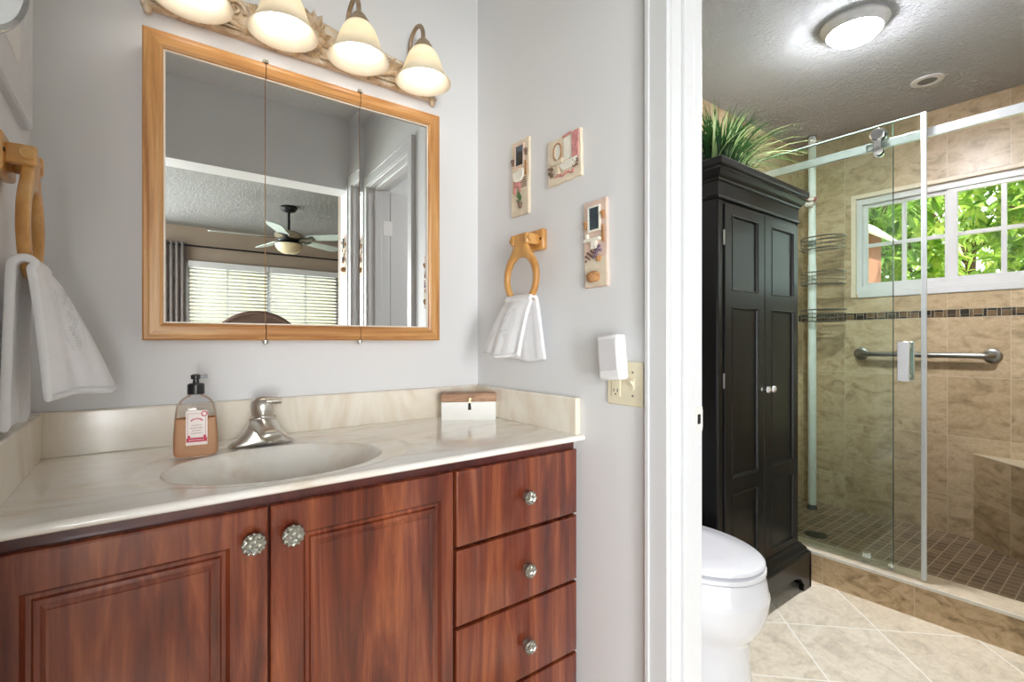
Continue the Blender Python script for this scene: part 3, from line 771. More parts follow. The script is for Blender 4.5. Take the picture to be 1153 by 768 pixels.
for s in (1, -1):
    c0 = .405
    # long S-shaped stems under the lamps
    pts = [(c0+s*x, 1.503, PZ+z) for x, z in ((.045, .070), (.085, .045), (.13, .025), (.19, .024), (.24, .042), (.28, .060), (.33, .050), (.37, .030))]
    tube(bm, pts, [.009, .009, .008, .007, .008, .009, .007, .004], 8)
    scroll(bm, c0+s*.085, PZ+.085, .030, 1.4, rad(-100 if s > 0 else -80), s)
    scroll(bm, c0+s*.205, PZ+.070, .026, 1.3, rad(200 if s > 0 else -20), -s)
    scroll(bm, c0+s*.300, PZ+.034, .018, 1.2, rad(90), s)
    for a, L in ((20, .07), (45, .055), (0, .06), (-25, .05)): leafy(bm, c0+s*.22, PZ+.058, rad(a) if s > 0 else PI-rad(a), L, .011)
    for a, L in ((60, .05), (30, .055), (95, .045)): leafy(bm, c0+s*.13, PZ+.060, rad(a) if s > 0 else PI-rad(a), L, .012)
    leafy(bm, c0+s*.175, PZ+.034, rad(-80) if s > 0 else PI+rad(80), .036, .010)
    leafy(bm, c0+s*.365, PZ+.030, rad(20) if s > 0 else PI-rad(20), .035, .009)
for i in range(9):   # central shell
    a = rad(-60 + i*37.5); leafy(bm, .405, PZ+.072, a, .052, .012, 1.500)
for a in (60, 90, 120): leafy(bm, .405, PZ+.100, rad(a), .050, .014, 1.502)
for a in (250, 270, 290): leafy(bm, .405, PZ+.05, rad(a), .050, .012, 1.500)
sphere(bm, (.405, 1.496, PZ+.072), .014, 12)
obj('scrollwork', bm, M['resin'], vl, ang=60)
def at(x, dy=0): return x
for x in LX:
    bm = NB(); z0 = 2.010; pts = [(x-.0, 1.512, z0), (x-.0, 1.500, z0+.035)]
    for i in range(13):
        a = rad(180*i/12); pts.append((x, LY+.048+.048*math.cos(a), 2.075+.052*math.sin(a)))
    pts.append((x, LY, 2.060))
    tube(bm, pts, .0068, 10)
    lathe(bm, (x, 1.512, z0+.006), [(.018, 0), (.018, -.004), (.010, -.009), (0, -.010)], 18, 'y')
    obj('arm', bm, M['arm_bronze'], vl)
    bm = NB(); lathe(bm, (x, LY, 2.030), [(.030, 0), (.031, .003), (.0285, .008), (.029, .011), (.024, .018), (.020, .026), (.012, .034), (.0075, .040), (0, .041)], 28); obj('fitter_cap', bm, M['arm_bronze'], vl)
    out_ = [(.026, .108), (.036, .101), (.046, .086), (.055, .064), (.062, .042), (.070, .024), (.079, .011), (.0865, .002)]
    prof = out_ + [(.0872, .0)] + [(r-.0030, h) for r, h in out_[::-1]]
    bm = NB(); lathe(bm, (x, LY, 1.928), prof, 40, cap=False)
    R_ = bm; sh = obj('shade', bm, M['shade'], vl, ang=70)
    bm = NB(); lathe(bm, (x, LY, 1.930), [(.0, .0), (.014, .0025), (.026, .010), (.0345, .022), (.0375, .037), (.035, .052), (.027, .064), (.016, .075), (.013, .092), (0, .093)], 28); obj('bulb', bm, M['bulb'], sh)

# ================================================================== TOWEL RINGS AND TOWELS
def wallmap(side):
    # local (a: along wall, n: out of wall, z) -> world.
    if side == 'right': return Matrix(((0, -1, 0, XR), (-1, 0, 0, 1.195), (0, 0, 1, 0), (0, 0, 0, 1)))
    return Matrix(((0, 1, 0, XL), (-1, 0, 0, 1.195), (0, 0, 1, 0), (0, 0, 0, 1)))
def towel_ring(side, label):
    T = wallmap(side); p = T @ Vector((0, 0, 1.425))
    r = thing('towel_ring', label, 'towel ring', tuple(p), 'wooden towel rings on the side walls')
    so = .012 if side == 'right' else 0.0
    bm = NB(); box(bm, -.058, .058, 0, .018, 1.394, 1.458); obj('wall_plate', bm, M['pine'], r, .005, mat4=T)
    for a in (-.033, .033):
        bm = NB(); rings = []
        box(bm, a-.009, a+.009, .016, .057+so, 1.409, 1.443); obj('post', bm, M['pine'], r, .005, mat4=T)
    bm = NB(); lathe(bm, (-.050, .045+so, 1.427), [(.009, 0), (.0105, .002), (.0105, .098), (.009, .100)], 18, 'x'); obj('dowel', bm, M['pine'], r, mat4=T)
    # ring with broad shoulder tab, flat wooden section
    bm = NB(); N = 64; cz, ro = 1.308, .083
    outer, inner = [], []
    for i in range(N):
        a = 2*PI*i/N; ca, sa = math.cos(a), math.sin(a)
        x, z = ro*ca, cz + .090*sa
        if sa > .80:   # shoulder rises into the tab
            k = (sa-.80)/.20; k = k*k*(3-2*k); x = x*(1-k)+math.copysign(.021, ca)*k if abs(ca) > 1e-6 else 0; z = z*(1-k)+(1.444)*k
        outer.append((x, z)); inner.append((.063*ca, cz-.004+.067*sa))
    R1 = []
    for dn, e in ((.043, .003), (.0405+.006, 0), (.059, 0), (.062, .003)):
        pass
    def ring_at(n, e):
        O = [(x*(1-e/.083), n, cz+(z-cz)*(1-e/.09)) for x, z in outer]; I = [(x*(1+e/.063), n, cz+(z-cz)*(1+e/.066)) for x, z in inner]
        return O, I
    secs = [ring_at(.036+so, .004), ring_at(.0395+so, 0), ring_at(.050+so, 0), ring_at(.0535+so, .004)]
    V = [[[bm.verts.new(q) for q in s_] for s_ in sec] for sec in secs]
    for i in range(N):
        j = (i+1) % N
        for s0, s1 in zip(V, V[1:]):
            bm.faces.new((s0[0][i], s0[0][j], s1[0][j], s1[0][i])); bm.faces.new((s0[1][i], s1[1][i], s1[1][j], s0[1][j]))
        bm.faces.new((V[0][0][i], V[0][1][i], V[0][1][j], V[0][0][j])); bm.faces.new((V[-1][0][i], V[-1][0][j], V[-1][1][j], V[-1][1][i]))
    obj('ring', bm, M['pine'], r, ang=50, mat4=T)
    bm = NB()
    for a in (-.047, .047): lathe(bm, (a, .018, 1.427), [(.004, 0), (.0035, .0015), (0, .002)], 10, 'y')
    objs('screw', bm, M['black_metal'], r, mat4=T)
    return r
def towel(side, label, zf, zbk, flare_far, flare_near, seed, w_top, w_bot, group='white hand towels on the rings'):
    so = .012 if side == 'right' else 0.0; T = wallmap(side); rnd = random.Random(seed); p = T @ Vector((0, .05, zf))
    r = thing('hand_towel', label, 'towel', tuple(p), group)
    # path over the ring's lower bar: n (out) and z
    bz = 1.308-.004-.067-.011
    path = []
    nF, nB = .052, .024
    L = 18
    for i in range(L+1):
        k = i/L; e = 1-k; path.append((.060+so, zf+(bz+.006-zf)*k, k, 1))
    for i in range(1, 8):
        a = PI*i/8; path.append((.0455+so+.0155*math.cos(a), bz+.006+.016*math.sin(a), 1, 0))
    for i in range(L+1):
        k = i/L; path.append((.030+so+(nB-.030-so*.5)*k, bz+.006-(bz+.006-zbk)*k, 1-k, -1))
    U = 40; ph = rnd.random()*6
    def pt(u, q, off=0):
        n, z, k, sd = q
        drop = 1-k
        hw = w_top+(w_bot-w_top)*drop**.8
        a = u*hw
        fold = (.0045*math.sin(u*4.2+ph)+.0018*math.sin(u*11+ph*2))*(drop**.8*.9+.15)
        if sd < 0: fold = abs(fold)*.55*(1 if True else 0)
        cup = (-.008*(u*u)+(flare_far+(flare_near-flare_far)*(u+1)/2)*drop**.75) if sd > 0 else .0
        zz = z + (.012*abs(u)**2)*(1-drop)*0 - (.004*math.sin(u*3+ph))*drop
        dn = fold + cup
        if sd >= 0: return (a+.010*drop*math.sin(u*2+ph)*0, n+dn+off, zz)
        return (a, max(.012, n+dn-off), zz)
    bm = NB(); G = []
    for q in path: G.append([bm.verts.new(pt(-1+2*i/U, q)) for i in range(U+1)])
    for r0, r1 in zip(G, G[1:]):
        for i in range(U): bm.faces.new((r0[i], r0[i+1], r1[i+1], r1[i]))
    o = obj('cloth', bm, M['towel'], r, mat4=T, ang=180)
    so_ = o.modifiers.new('solidify', 'SOLIDIFY'); so_.thickness = .013; so_.offset = 0
    ss = o.modifiers.new('subsurf', 'SUBSURF'); ss.levels = 1; ss.render_levels = 1
    # corded hem
    bm = NB(); q = path[1]
    for i in range(44):
        u = -.97+1.94*i/43; c = pt(u, path[1], .0085); sphere(bm, (c[0], c[1], c[2]), .0024, 6)
    obj('hem_cord', bm, M['stitch'], r, mat4=T)
    # embroidered floral medallion
    bm = NB()
    def on(u, kz, off=.0068):
        idx = kz*L; i0 = int(min(L-1, idx)); f_ = idx-i0
        q = tuple(path[i0][m]*(1-f_)+path[i0+1][m]*f_ for m in range(4)); return pt(u, q, off)
    for kk in range(11):
        rr_ = random.Random(seed*31+kk); cu, cz_ = rr_.uniform(-.30, .26), .40+.045*kk
        for j in range(6):
            a = 2*PI*j/6+kk
            pts = [on(cu+.13*math.cos(a)*k_+.03*math.sin(a)*math.sin(PI*k_), cz_+.040*math.sin(a)*k_) for k_ in [i/5 for i in range(6)]]
            tube(bm, pts, [.0008, .0016, .0020, .0018, .0013, .0006], 5)
        p_ = on(cu, cz_); sphere(bm, p_, .0028, 6)
    for s_ in (-1, 1):
        tube(bm, [on(s_*(.18+.20*math.sin(3*t_)), .36+.5*t_) for t_ in [i/14 for i in range(15)]], .0011, 5)
    obj('embroidery', bm, M['stitch'], r, mat4=T)
    return r
towel_ring('right', 'honey coloured wooden towel ring below the wall plaques')
towel_ring('left', 'honey coloured wooden towel ring at the far left edge')
towel('right', 'white embroidered hand towel hanging over the counter corner', 1.062, 1.050, .080, .070, 3, .062, .086)
towel('left', 'white hand towel hanging in the near left corner over the counter', 1.010, .965, .105, .020, 5, .076, .096)

# ================================================================== WALL PLAQUES
P_board = plain('cream_plaque', srgb(226, 212, 190), .7, var=.1, vs=25)
P_pink = plain('pink_plaque_wash', srgb(222, 196, 182), .7, var=.1, vs=25)
P_dark = plain('dark_relief', srgb(124, 98, 84), .7, var=.3, vs=80)
P_glass = plain('plaque_mirror_glass', (.12, .16, .19, 1), .08, .8, var=.1)
P_white = plain('white_relief', srgb(240, 236, 224), .6, var=.05)
P_rose = plain('rose_relief', srgb(204, 142, 138), .7, var=.25, vs=80)
P_green = plain('green_relief', srgb(86, 110, 66), .7, var=.3, vs=80)
P_tan = plain('wicker_relief', srgb(176, 128, 84), .8, var=.4, vs=200)
P_viol = plain('violet_relief', srgb(128, 108, 128), .7, var=.3, vs=120)
def plaque(kind, yc, z0, w, h, label, tilt=0, grp='painted bathroom scene wall plaques'):
    r = thing('wall_plaque', label, 'wall plaque', (XR, yc, z0), grp)
    T = Matrix(((0, -1, 0, XR), (-1, 0, 0, yc), (0, 0, 1, z0), (0, 0, 0, 1))) @ Matrix.Rotation(rad(tilt), 4, 'Y')
    hw = w/2
    bm = NB(); rnd = random.Random(int(abs(yc)*100)+1); pts = []
    for i in range(9): pts.append((-hw+w*i/8, .0015*math.sin(i*2.1)))
    pts += [(hw+.001*math.sin(i*1.7), h*i/8) for i in range(1, 8)]
    pts += [(hw-w*i/8, h+.002*math.sin(i*1.9)) for i in range(0, 9)]
    pts += [(-hw+.001*math.sin(i*2.3), h*(1-i/8)) for i in range(1, 8)]
    prism(bm, pts, .0, .010, 'y'); obj('board', bm, [P_pink if kind == 'tall' else P_board], r, .0012, mat4=T)
    def part(name, mat, f):
        bm = NB(); f(bm); return (objs if name in ('sconce', 'flower_pot') else obj)(name, bm, mat, r, mat4=T)
    n0 = .0095
    if kind in ('tall', 'basin'):
        a0, a1, b0, b1 = -.48*hw, .42*hw, h*.66, h*.92
        part('lower_ground', P_board, lambda b: box(b, -hw+.002, hw-.002, n0, n0+.0012, .003, h*.34))
        part('mirror_frame', P_white if kind == 'tall' else P_pink, lambda b: [box(b, a0-.004, a1+.004, n0, n0+.005, b0-.004, b0), box(b, a0-.004, a1+.004, n0, n0+.005, b1, b1+.004), box(b, a0-.004, a0, n0, n0+.005, b0, b1), box(b, a1, a1+.004, n0, n0+.005, b0, b1)])
        part('mirror_glass', P_glass, lambda b: box(b, a0, a1, n0, n0+.002, b0, b1))
        def sconces(b):
            for s, zz in ((-.78, .72), (.78, .80)):
                lathe(b, (s*hw, n0+.004, h*zz), [(.003, 0), (.006, .004), (.007, .010), (.004, .013)], 10)
                box(b, s*hw-.002, s*hw+.002, n0, n0+.006, h*zz-.008, h*zz)
        part('sconce', P_dark if kind == 'basin' else P_tan, sconces)
        part('hanging_towel', P_tan, lambda b: prism(b, [(hw*.62, h*.52), (hw*.82, h*.50), (hw*.76, h*.70), (hw*.66, h*.70)], n0, n0+.004))
        def chk(b):
            for i in range(6):
                for j in range(4):
                    if (i+j) % 2 == 0: box(b, -hw*.9+i*hw*.16, -hw*.9+(i+1)*hw*.16, n0, n0+.0022, h*.30+j*.0065+i*.002, h*.30+(j+1)*.0065+i*.002)
        if kind == 'tall':
            def sink(b):
                box(b, -hw*.8, hw*.55, n0, n0+.012, h*.53, h*.56); box(b, -hw*.2, hw*.2, n0, n0+.009, h*.44, h*.53); box(b, -hw*.7, -hw*.55, n0, n0+.008, h*.56, h*.62)
            part('washstand', P_white, sink); part('checked_floor', P_dark, chk)
            def fl(b):
                for i in range(16): sphere(b, (hw*.3+rnd.uniform(-.014, .014), n0+.004+rnd.uniform(0, .003), h*.40+rnd.uniform(-.016, .016)), .004, 6)
            part('flowers', P_viol, fl)
            part('flower_pot', P_tan, lambda b: lathe(b, (hw*.35, n0+.002, h*.29), [(.006, 0), (.009, .014)], 12))
            def bk(b):
                lathe(b, (-hw*.1, n0+.002, h*.06), [(.014, 0), (.020, .008), (.021, .018), (.018, .024)], 18)
                sphere(b, (-hw*.1, n0+.004, h*.06+.024), .013, 10, 1.2, .5, .5)
            part('basket', P_tan, bk)
        else:
            part('washbasin', P_white, lambda b: prism(b, [(-hw*.7+hw*1.2*(1-math.cos(PI*i/12))/2, h*.56-.030*math.sin(PI*i/12)) for i in range(13)] + [(hw*.5, h*.60), (-hw*.7, h*.57)], n0, n0+.008))
            part('washstand', P_rose, lambda b: [box(b, -hw*.6, hw*.1, n0, n0+.006, h*.38, h*.46), box(b, -hw*.6, -hw*.45, n0, n0+.006, h*.30, h*.38), box(b, -.0, hw*.12, n0, n0+.006, h*.30, h*.38)])
            def dots(b):
                for i in range(5):
                    for j in range(5): box(b, hw*.15+i*.006, hw*.15+i*.006+.003, n0, n0+.002, h*.36+j*.007, h*.36+j*.007+.0035)
            part('spotted_towel', P_dark, dots)
            def pl(b):
                for i in range(12): leafy2(b, 0.004+rnd.uniform(-.008, .008), n0+.004, h*.15+rnd.uniform(0, .03), rnd.uniform(.9, 2.2), .018, .003)
            part('potted_plant', P_green, pl)
            part('flower_pot', P_dark, lambda b: lathe(b, (.006, n0+.002, h*.09), [(.006, 0), (.010, .018)], 12))
    else:
        part('mirror_frame', P_tan, lambda b: tube(b, [(-hw*.35+.017*math.cos(a), n0+.002, h*.70+.025*math.sin(a)) for a in [2*PI*i/24 for i in range(24)]], .0022, 6, closed=True))
        part('oval_mirror', P_white, lambda b: prism(b, [(-hw*.35+.016*math.cos(a), h*.70+.024*math.sin(a)) for a in [2*PI*i/24 for i in range(24)]], n0, n0+.0015))
        part('pedestal_sink', P_board, lambda b: [prism(b, [(-hw*.7, h*.50), (-hw*.62, h*.42), (-hw*.05, h*.42), (hw*.02, h*.50)], n0, n0+.008), box(b, -hw*.42, -hw*.26, n0, n0+.005, h*.20, h*.42)])
        part('window_relief', P_white, lambda b: box(b, hw*.05, hw*.55, n0, n0+.003, h*.45, h*.92))
        def cur(b):
            for i in range(5): tube(b, [(hw*.58+i*hw*.08, n0+.002, h*.97), (hw*.58+i*hw*.075, n0+.004, h*.40)], .0030, 6)
            tube(b, [(hw*.0, n0+.002, h*.96), (hw*.5, n0+.003, h*.99)], .003, 6)
        part('curtain_relief', P_rose, cur)
        part('bathtub', P_white, lambda b: prism(b, [(-hw*.2, h*.36), (hw*.05, h*.22), (hw*.75, h*.24), (hw*.85, h*.42), (hw*.1, h*.40)], n0, n0+.007))
        def pots(b):
            for cx_ in (-hw*.75, hw*.72):
                for i in range(14): sphere(b, (cx_+rnd.uniform(-.010, .010), n0+.004, h*.20+rnd.uniform(0, .028)), .0038, 6)
        part('flower_pot', P_dark, pots)
        def bunt(b):
            tube(b, [(-hw*.5+hw*1.1*i/8, n0+.002, h*.15+.004*math.sin(i*1.5)) for i in range(9)], .0025, 6)
            for i in range(5): sphere(b, (-hw*.4+hw*.25*i, n0+.003, h*.17), .0035, 6)
        part('bow_garland', P_rose, bunt)
def leafy2(b, x, y, z, a, L, w):
    ca, sa = math.cos(a), math.sin(a)
    loft(b, [[(x+ca*L*k-sa*ww, y, z+sa*L*k+ca*ww), (x+ca*L*k, y+.002, z+sa*L*k), (x+ca*L*k+sa*ww, y, z+sa*L*k-ca*ww)] for k, ww in ((0, w*.4), (.4, w), (.8, w*.6), (1, .0003))], closed=False)
plaque('basin', 1.263, 1.524, .090, .246, 'narrow plaque with washbasin scene, highest left of the three', .8)
plaque('bath', 1.051, 1.580, .140, .136, 'square plaque with pink curtain and bathtub scene', -1.5)
plaque('tall', .925, 1.258, .083, .238, 'narrow plaque with blue mirror and wicker basket, nearest the doorway', -1.0)
plaque('tall', -.086, 1.520, .078, .24, 'narrow plaque seen only in the mirror beside the opening', 0)

# ================================================================== SWITCH PLATE AND NIGHT LIGHT
T = Matrix(((0, -1, 0, XR), (-1, 0, 0, .829), (0, 0, 1, 1.000), (0, 0, 0, 1)))
sw = thing('switch_plate', 'ivory two gang wall plate with toggle switch and outlet', 'switch plate', (XR, .829, 1.0))
bm = NB(); box(bm, -.058, .058, 0, .006, -.057, .057); obj('plate', bm, M['ivory'], sw, .003, mat4=T)
bm = NB(); box(bm, -.042, -.012, .005, .0085, -.035, .035); obj('outlet', bm, M['ivory'], sw, .004, mat4=T)
bm = NB()
for zz in (-.020, .020):
    for aa in (-.033, -.021): box(bm, aa-.0012, aa+.0012, .0084, .0088, zz-.004, zz+.005)
    lathe(bm, (-.027, .0084, zz-.009), [(.0025, 0), (.0025, .0004)], 10, 'y')
objs('outlet_slot', bm, M['black_plastic'], sw, mat4=T)
bm = NB(); box(bm, .021, .032, .005, .0075, -.014, .014); loft(bm, [[(.0215, .007, -.006), (.0315, .007, -.006), (.0315, .007, .006), (.0215, .007, .006)], [(.0225, .018, .004), (.0305, .018, .004), (.0305, .018, .011), (.0225, .018, .011)]]); obj('toggle', bm, M['ivory'], sw, .0008, mat4=T)
bm = NB()
for q in ((.027, .030), (.027, -.030), (-.027, 0)): lathe(bm, (q[0], .0055, q[1]), [(.0032, 0), (.003, .0012), (0, .0016)], 10, 'y')
objs('screw', bm, M['steel'], sw, mat4=T)
nl = thing('night_light', 'white plug-in night light covering the upper part of the wall plate', 'night light', (XR-.03, .85, 1.02))
TN = Matrix(((0, -1, 0, XR-.010), (-1, 0, 0, .842), (0, 0, 1, 1.062), (0, 0, 0, 1))) @ Matrix.Rotation(rad(-5), 4, 'Y')
bm = NB(); rings = []
box(bm, -.036, .036, .008, .044, -.052, .064); obj('housing', bm, M['white_plastic'], nl, .007, mat4=TN)
bm = NB(); box(bm, -.029, .029, .0435, .0460, -.028, .052); obj('diffuser_panel', bm, M['grey_plastic'], nl, .002, mat4=TN)
bm = NB(); box(bm, -.018, .012, -.003, .009, -.050, -.022); obj('plug', bm, M['white_plastic'], nl, .002, mat4=TN)

# ================================================================== LEFT WALL: PICTURE AND MAKEUP MIRROR
pic = thing('framed_print', 'white framed floral print high on the left wall by the corner', 'picture', (XL, 1.22, 1.553))
T = Matrix(((0, 1, 0, XL), (-1, 0, 0, 1.20), (0, 0, 1, 1.553), (0, 0, 0, 1)))
bm = NB(); w_, h_ = .235, .62
loft(bm, [[(-w_+i, n, i), (w_-i, n, i), (w_-i, n, h_-i), (-w_+i, n, h_-i)] for i, n in ((0, 0), (0, .012), (.004, .016), (.020, .014), (.028, .008), (.030, .006))], True, False)
obj('frame', bm, M['white_trim'], pic, mat4=T)
t = NT('faded_floral_print'); v = t.pos(); a = t.noise(v, 26, 4, .6, 1.5); b = t.noise(v, 9, 3, .5)
c = t.ramp(a, [(.40, srgb(226, 222, 214)), (.52, srgb(206, 204, 198)), (.60, srgb(188, 150, 140)), (.68, srgb(142, 150, 130))])
t.col(t.mix(t.ramp(b, [(.45, (0, 0, 0, 1)), (.6, (1, 1, 1, 1))]), srgb(232, 230, 226), c)); t.set(.5)
bm = NB(); box(bm, -w_+.025, w_-.025, .004, .007, .025, h_-.025); obj('mat_board', bm, M['white_trim'], pic, mat4=T)
bm = NB(); box(bm, -w_+.075, w_-.075, .0068, .0078, .10, h_-.09); obj('print', bm, t.m, pic, mat4=T)
mm = thing('makeup_mirror', 'round chrome swing arm makeup mirror at the top left edge', 'mirror', (XL, .86, 1.66))
c0 = Vector((-.148, .72, 1.50)); TM = Matrix.Translation(c0) @ Vector((.8, -.6, -.05)).to_track_quat('Z', 'Y').to_matrix().to_4x4()
bm = NB(); lathe(bm, (0, 0, 0), [(.0, -.024), (.045, -.022), (.066, -.014), (.071, -.006), (.072, .003), (.069, .007), (.064, .005)], 48, cap=False); obj('mirror_rim', bm, M['chrome'], mm, mat4=TM, ang=60)
bm = NB(); lathe(bm, (0, 0, 0), [(.064, .003), (.064, .005), (0, .005)], 48); obj('mirror_face', bm, M['mirror'], mm, mat4=TM)
bm = NB(); pe = TM @ Vector((0, 0, -.023)); tube(bm, [tuple(pe), (pe.x-.006, pe.y+.02, pe.z-.01), (XL+.02, .80, 1.47), (XL+.005, .80, 1.47)], .006, 10); lathe(bm, (XL, .80, 1.47), [(.026, 0), (.026, .006), (.01, .012)], 20, 'x'); obj('swing_arm', bm, M['chrome'], mm)

# ================================================================== BLACK LINEN CABINET
lc = thing('linen_cabinet', 'tall black linen cabinet with two panelled doors beside the shower', 'cabinet', (2.06, 1.2, 0))
CX0, CX1, CY0, CY1 = 1.703, 2.371, .980, 1.40
bm = NB(); box(bm, CX0, CX1, CY0+.0035, CY1, .12, 1.74); [box(bm, u, v, CY0-.001, CY0+.004, .2, 1.64) for u, v in ((CX0, 1.741), (2.363, CX1))]; obj('body', bm, M['black'], lc, .003)
def hloop(i, z): return [(CX0-i, CY0-i, z), (CX1+i, CY0-i, z), (CX1+i, CY1, z), (CX0-i, CY1, z)]
bm = NB(); loft(bm, [hloop(i, z) for i, z in ((.0, 1.640), (.007, 1.644), (.009, 1.650), (.003, 1.655), (.003, 1.705), (.008, 1.710), (.010, 1.716), (.015, 1.720), (.022, 1.730), (.026, 1.741), (.028, 1.744), (.028, 1.753), (.034, 1.757), (.036, 1.762), (.036, 1.781), (.033, 1.784))]); obj('cornice', bm, M['black'], lc, ang=20)
bm = NB()
loft(bm, [hloop(i, z) for i, z in ((.0, .205), (.012, .198), (.016, .190), (.028, .178), (.030, .168), (.040, .160), (.042, .150))])
n0 = .042; X0, X1 = CX0-n0, CX1+n0; Yf = CY0-n0
foot = [(X0, 0), (X0+.075, 0), (X0+.080, .012), (X0+.075, .030), (X0+.092, .045), (X0+.105, .062), (X0+.135, .070), (X0+.16, .078)]
outl = foot + [(X1+X0-x, z) for x, z in foot[::-1]] + [(X1, .152), (X0, .152)]
prism(bm, outl, Yf, Yf+.022, 'y')
footy = [(Yf, 0), (Yf+.075, 0), (Yf+.080, .012), (Yf+.075, .030), (Yf+.092, .045), (Yf+.105, .062), (Yf+.135, .075)]
outy = footy + [(CY1-.08, .075), (CY1-.06, .0), (CY1, 0), (CY1, .152), (Yf, .152)]
prism(bm, outy, X0, X0+.02, 'x'); prism(bm, outy, X1-.02, X1, 'x')
obj('base', bm, M['black'], lc, .002)
BP = [(0, 0), (.003, -.002), (.006, -.002), (.008, .003), (.011, .007), (.015, .0075), (.017, .0075)]
for k, (a, b) in enumerate(((1.742, 2.0480), (2.0505, 2.362))):
    pl, pr = (1.790, 2.001) if k == 0 else (2.109, 2.321)
    bm = NB(); panel_door(bm, a, b, .205, 1.628, CY0-.007, .010, [(pl, pr, 1.300, 1.592), (pl, pr, .582, 1.242), (pl, pr, .228, .522)], BP, .003)
    d = obj('door', bm, M['black'], lc, ang=20)
    kx = 2.036 if k == 0 else 2.112-.03
    bm = NB(); lathe(bm, (2.026 if k == 0 else 2.072, CY0-.007, .912), [(.008, 0), (.005, -.004), (.005, -.012), (.012, -.018), (.0155, -.025), (.013, -.032), (.006, -.036), (0, -.0365)], 20, 'y'); obj('knob', bm, M['chrome'], d)
bm = NB()
for z in (1.50, .96, .35):
    lathe(bm, (1.738, CY0-.004, z), [(.0045, -.028), (.0045, .028)], 10)
objs('hinge', bm, M['steel'], lc)

# grass plant on top
gp = thing('potted_grass', 'bushy artificial grass plant standing on top of the black cabinet', 'plant', (2.0, 1.14, 1.784))
bm = NB(); lathe(bm, (2.0, 1.14, 1.7842), [(.075, 0), (.085, .01), (.095, .055), (.098, .06), (.090, .062), (.085, .05), (0, .05)], 28); obj('pot', bm, plain('dark_pot', srgb(70, 60, 54), .6), gp)
rnd = random.Random(11)
for nm, mt, cnt in (('grass_blades', M['grass_dark'], 430), ('pale_grass_blades', M['grass_light'], 130)):
    bm = NB()
    for i in range(cnt):
        a = rnd.uniform(0, 2*PI); r0 = rnd.uniform(0, .09); lean = rnd.uniform(.05, 1.25)**.75; L = rnd.uniform(.20, .35)*(1-.05*lean)
        bx, by = 2.03+r0*math.cos(a)*1.9, 1.14+r0*math.sin(a)*.7
        da = a+rnd.uniform(-.6, .6); w = rnd.uniform(.0024, .0046); rings = []
        for s in range(7):
            k = s/6; out_ = L*lean*(k**1.5)*.85; up = L*(k-.55*lean*k**2.6)
            x, y_, z = bx+out_*math.cos(da)*1.2, by+out_*math.sin(da), 1.828+up*.92
            y_ = min(y_, 1.47); ww = w*(1-k**2.2)+.0003
            rings.append([(x-ww*math.sin(da), y_+ww*math.cos(da), z), (x+ww*math.sin(da), y_-ww*math.cos(da), z)])
        for r0_ in rings:
            for j in (0, 1):
                q = r0_[j]
                if q[2] < 1.789 and 1.66 < q[0] < 2.42 and q[1] > .93: r0_[j] = (q[0], q[1], 1.789+.002*j)
        loft(bm, rings, closed=False)
    obj(nm, bm, mt, gp, ang=180)

# ================================================================== TOILET
to = thing('toilet', 'white elongated toilet with closed lid in front of the black cabinet', 'toilet', (1.46, 1.15, 0))
TX = 1.452; TY = .700
def egg(hw, yt, yb, z, n=48, p=1.0):
    out = []; yc = yt + (yb-yt)*.52
    for i in range(n):
        a = 2*PI*i/n; c, s = math.cos(a), math.sin(a)
        y = yc + (yb-yc)*s if s > 0 else yc + (yc-yt)*s
        wx = hw*(abs(c)**(.9 if s < 0 else .75))*math.copysign(1, c)
        out.append((TX+wx, y, z))
    return out
bm = NB(); B = 1.22
loft(bm, [egg(.140, TY+.030, B+.06, 0), egg(.142, TY+.028, B+.06, .012), egg(.132, TY+.036, B+.05, .06), egg(.128, TY+.042, B+.03, .13), egg(.130, TY+.044, B, .185), egg(.138, TY+.034, B, .205), egg(.152, TY+.018, B, .225), egg(.168, TY+.004, B, .255), egg(.179, TY-.006, B, .290), egg(.186, TY-.010, B, .325), egg(.188, TY-.011, B, .333), egg(.186, TY-.006, B, .345), egg(.183, TY-.002, B, .375), egg(.180, TY+.004, B, .395), egg(.172, TY+.012, B, .398)])
obj('bowl', bm, M['porcelain'], to, ang=50)
bm = NB(); loft(bm, [egg(.176, TY+.006, B-.02, .3985), egg(.184, TY+.000, B-.02, .402), egg(.184, TY+.000, B-.02, .414), egg(.178, TY+.006, B-.02, .417)]); obj('seat', bm, M['porcelain'], to, ang=50)
bm = NB(); loft(bm, [egg(.178, TY+.010, B-.03, .421), egg(.184, TY+.003, B-.03, .425), egg(.184, TY+.004, B-.03, .432), egg(.176, TY+.012, B-.035, .438), egg(.10, TY+.10, B-.12, .4415), egg(.02, TY+.22, B-.22, .4425)]); obj('lid', bm, M['porcelain'], to, ang=50)
bm = NB()
for s in (-1, 1): lathe(bm, (TX+s*.075, B-.01, .398), [(.016, 0), (.016, .030), (.010, .036), (0, .037)], 16)
objs('seat_hinge', bm, M['porcelain'], to)
bm = NB(); box(bm, TX-.10, TX+.10, B-.04, 1.40, .20, .395); obj('tank_support', bm, M['porcelain'], to, .02)
bm = NB(); loft(bm, [[(TX-w, 1.285-d, z), (TX+w, 1.285-d, z), (TX+w, 1.485, z), (TX-w, 1.485, z)] for w, d, z in ((.190, -.01, .396), (.198, .0, .42), (.212, .01, .74))]); obj('tank', bm, M['porcelain'], to, .018)
bm = NB(); box(bm, TX-.220, TX+.220, 1.265, 1.492, .741, .775); obj('tank_lid', bm, M['porcelain'], to, .010)
bm = NB(); lathe(bm, (TX-.15, 1.278, .69), [(.012, 0), (.012, -.010), (0, -.012)], 14, 'y'); box(bm, TX-.155, TX-.085, 1.262, 1.270, .684, .694); obj('flush_lever', bm, M['chrome'], to)

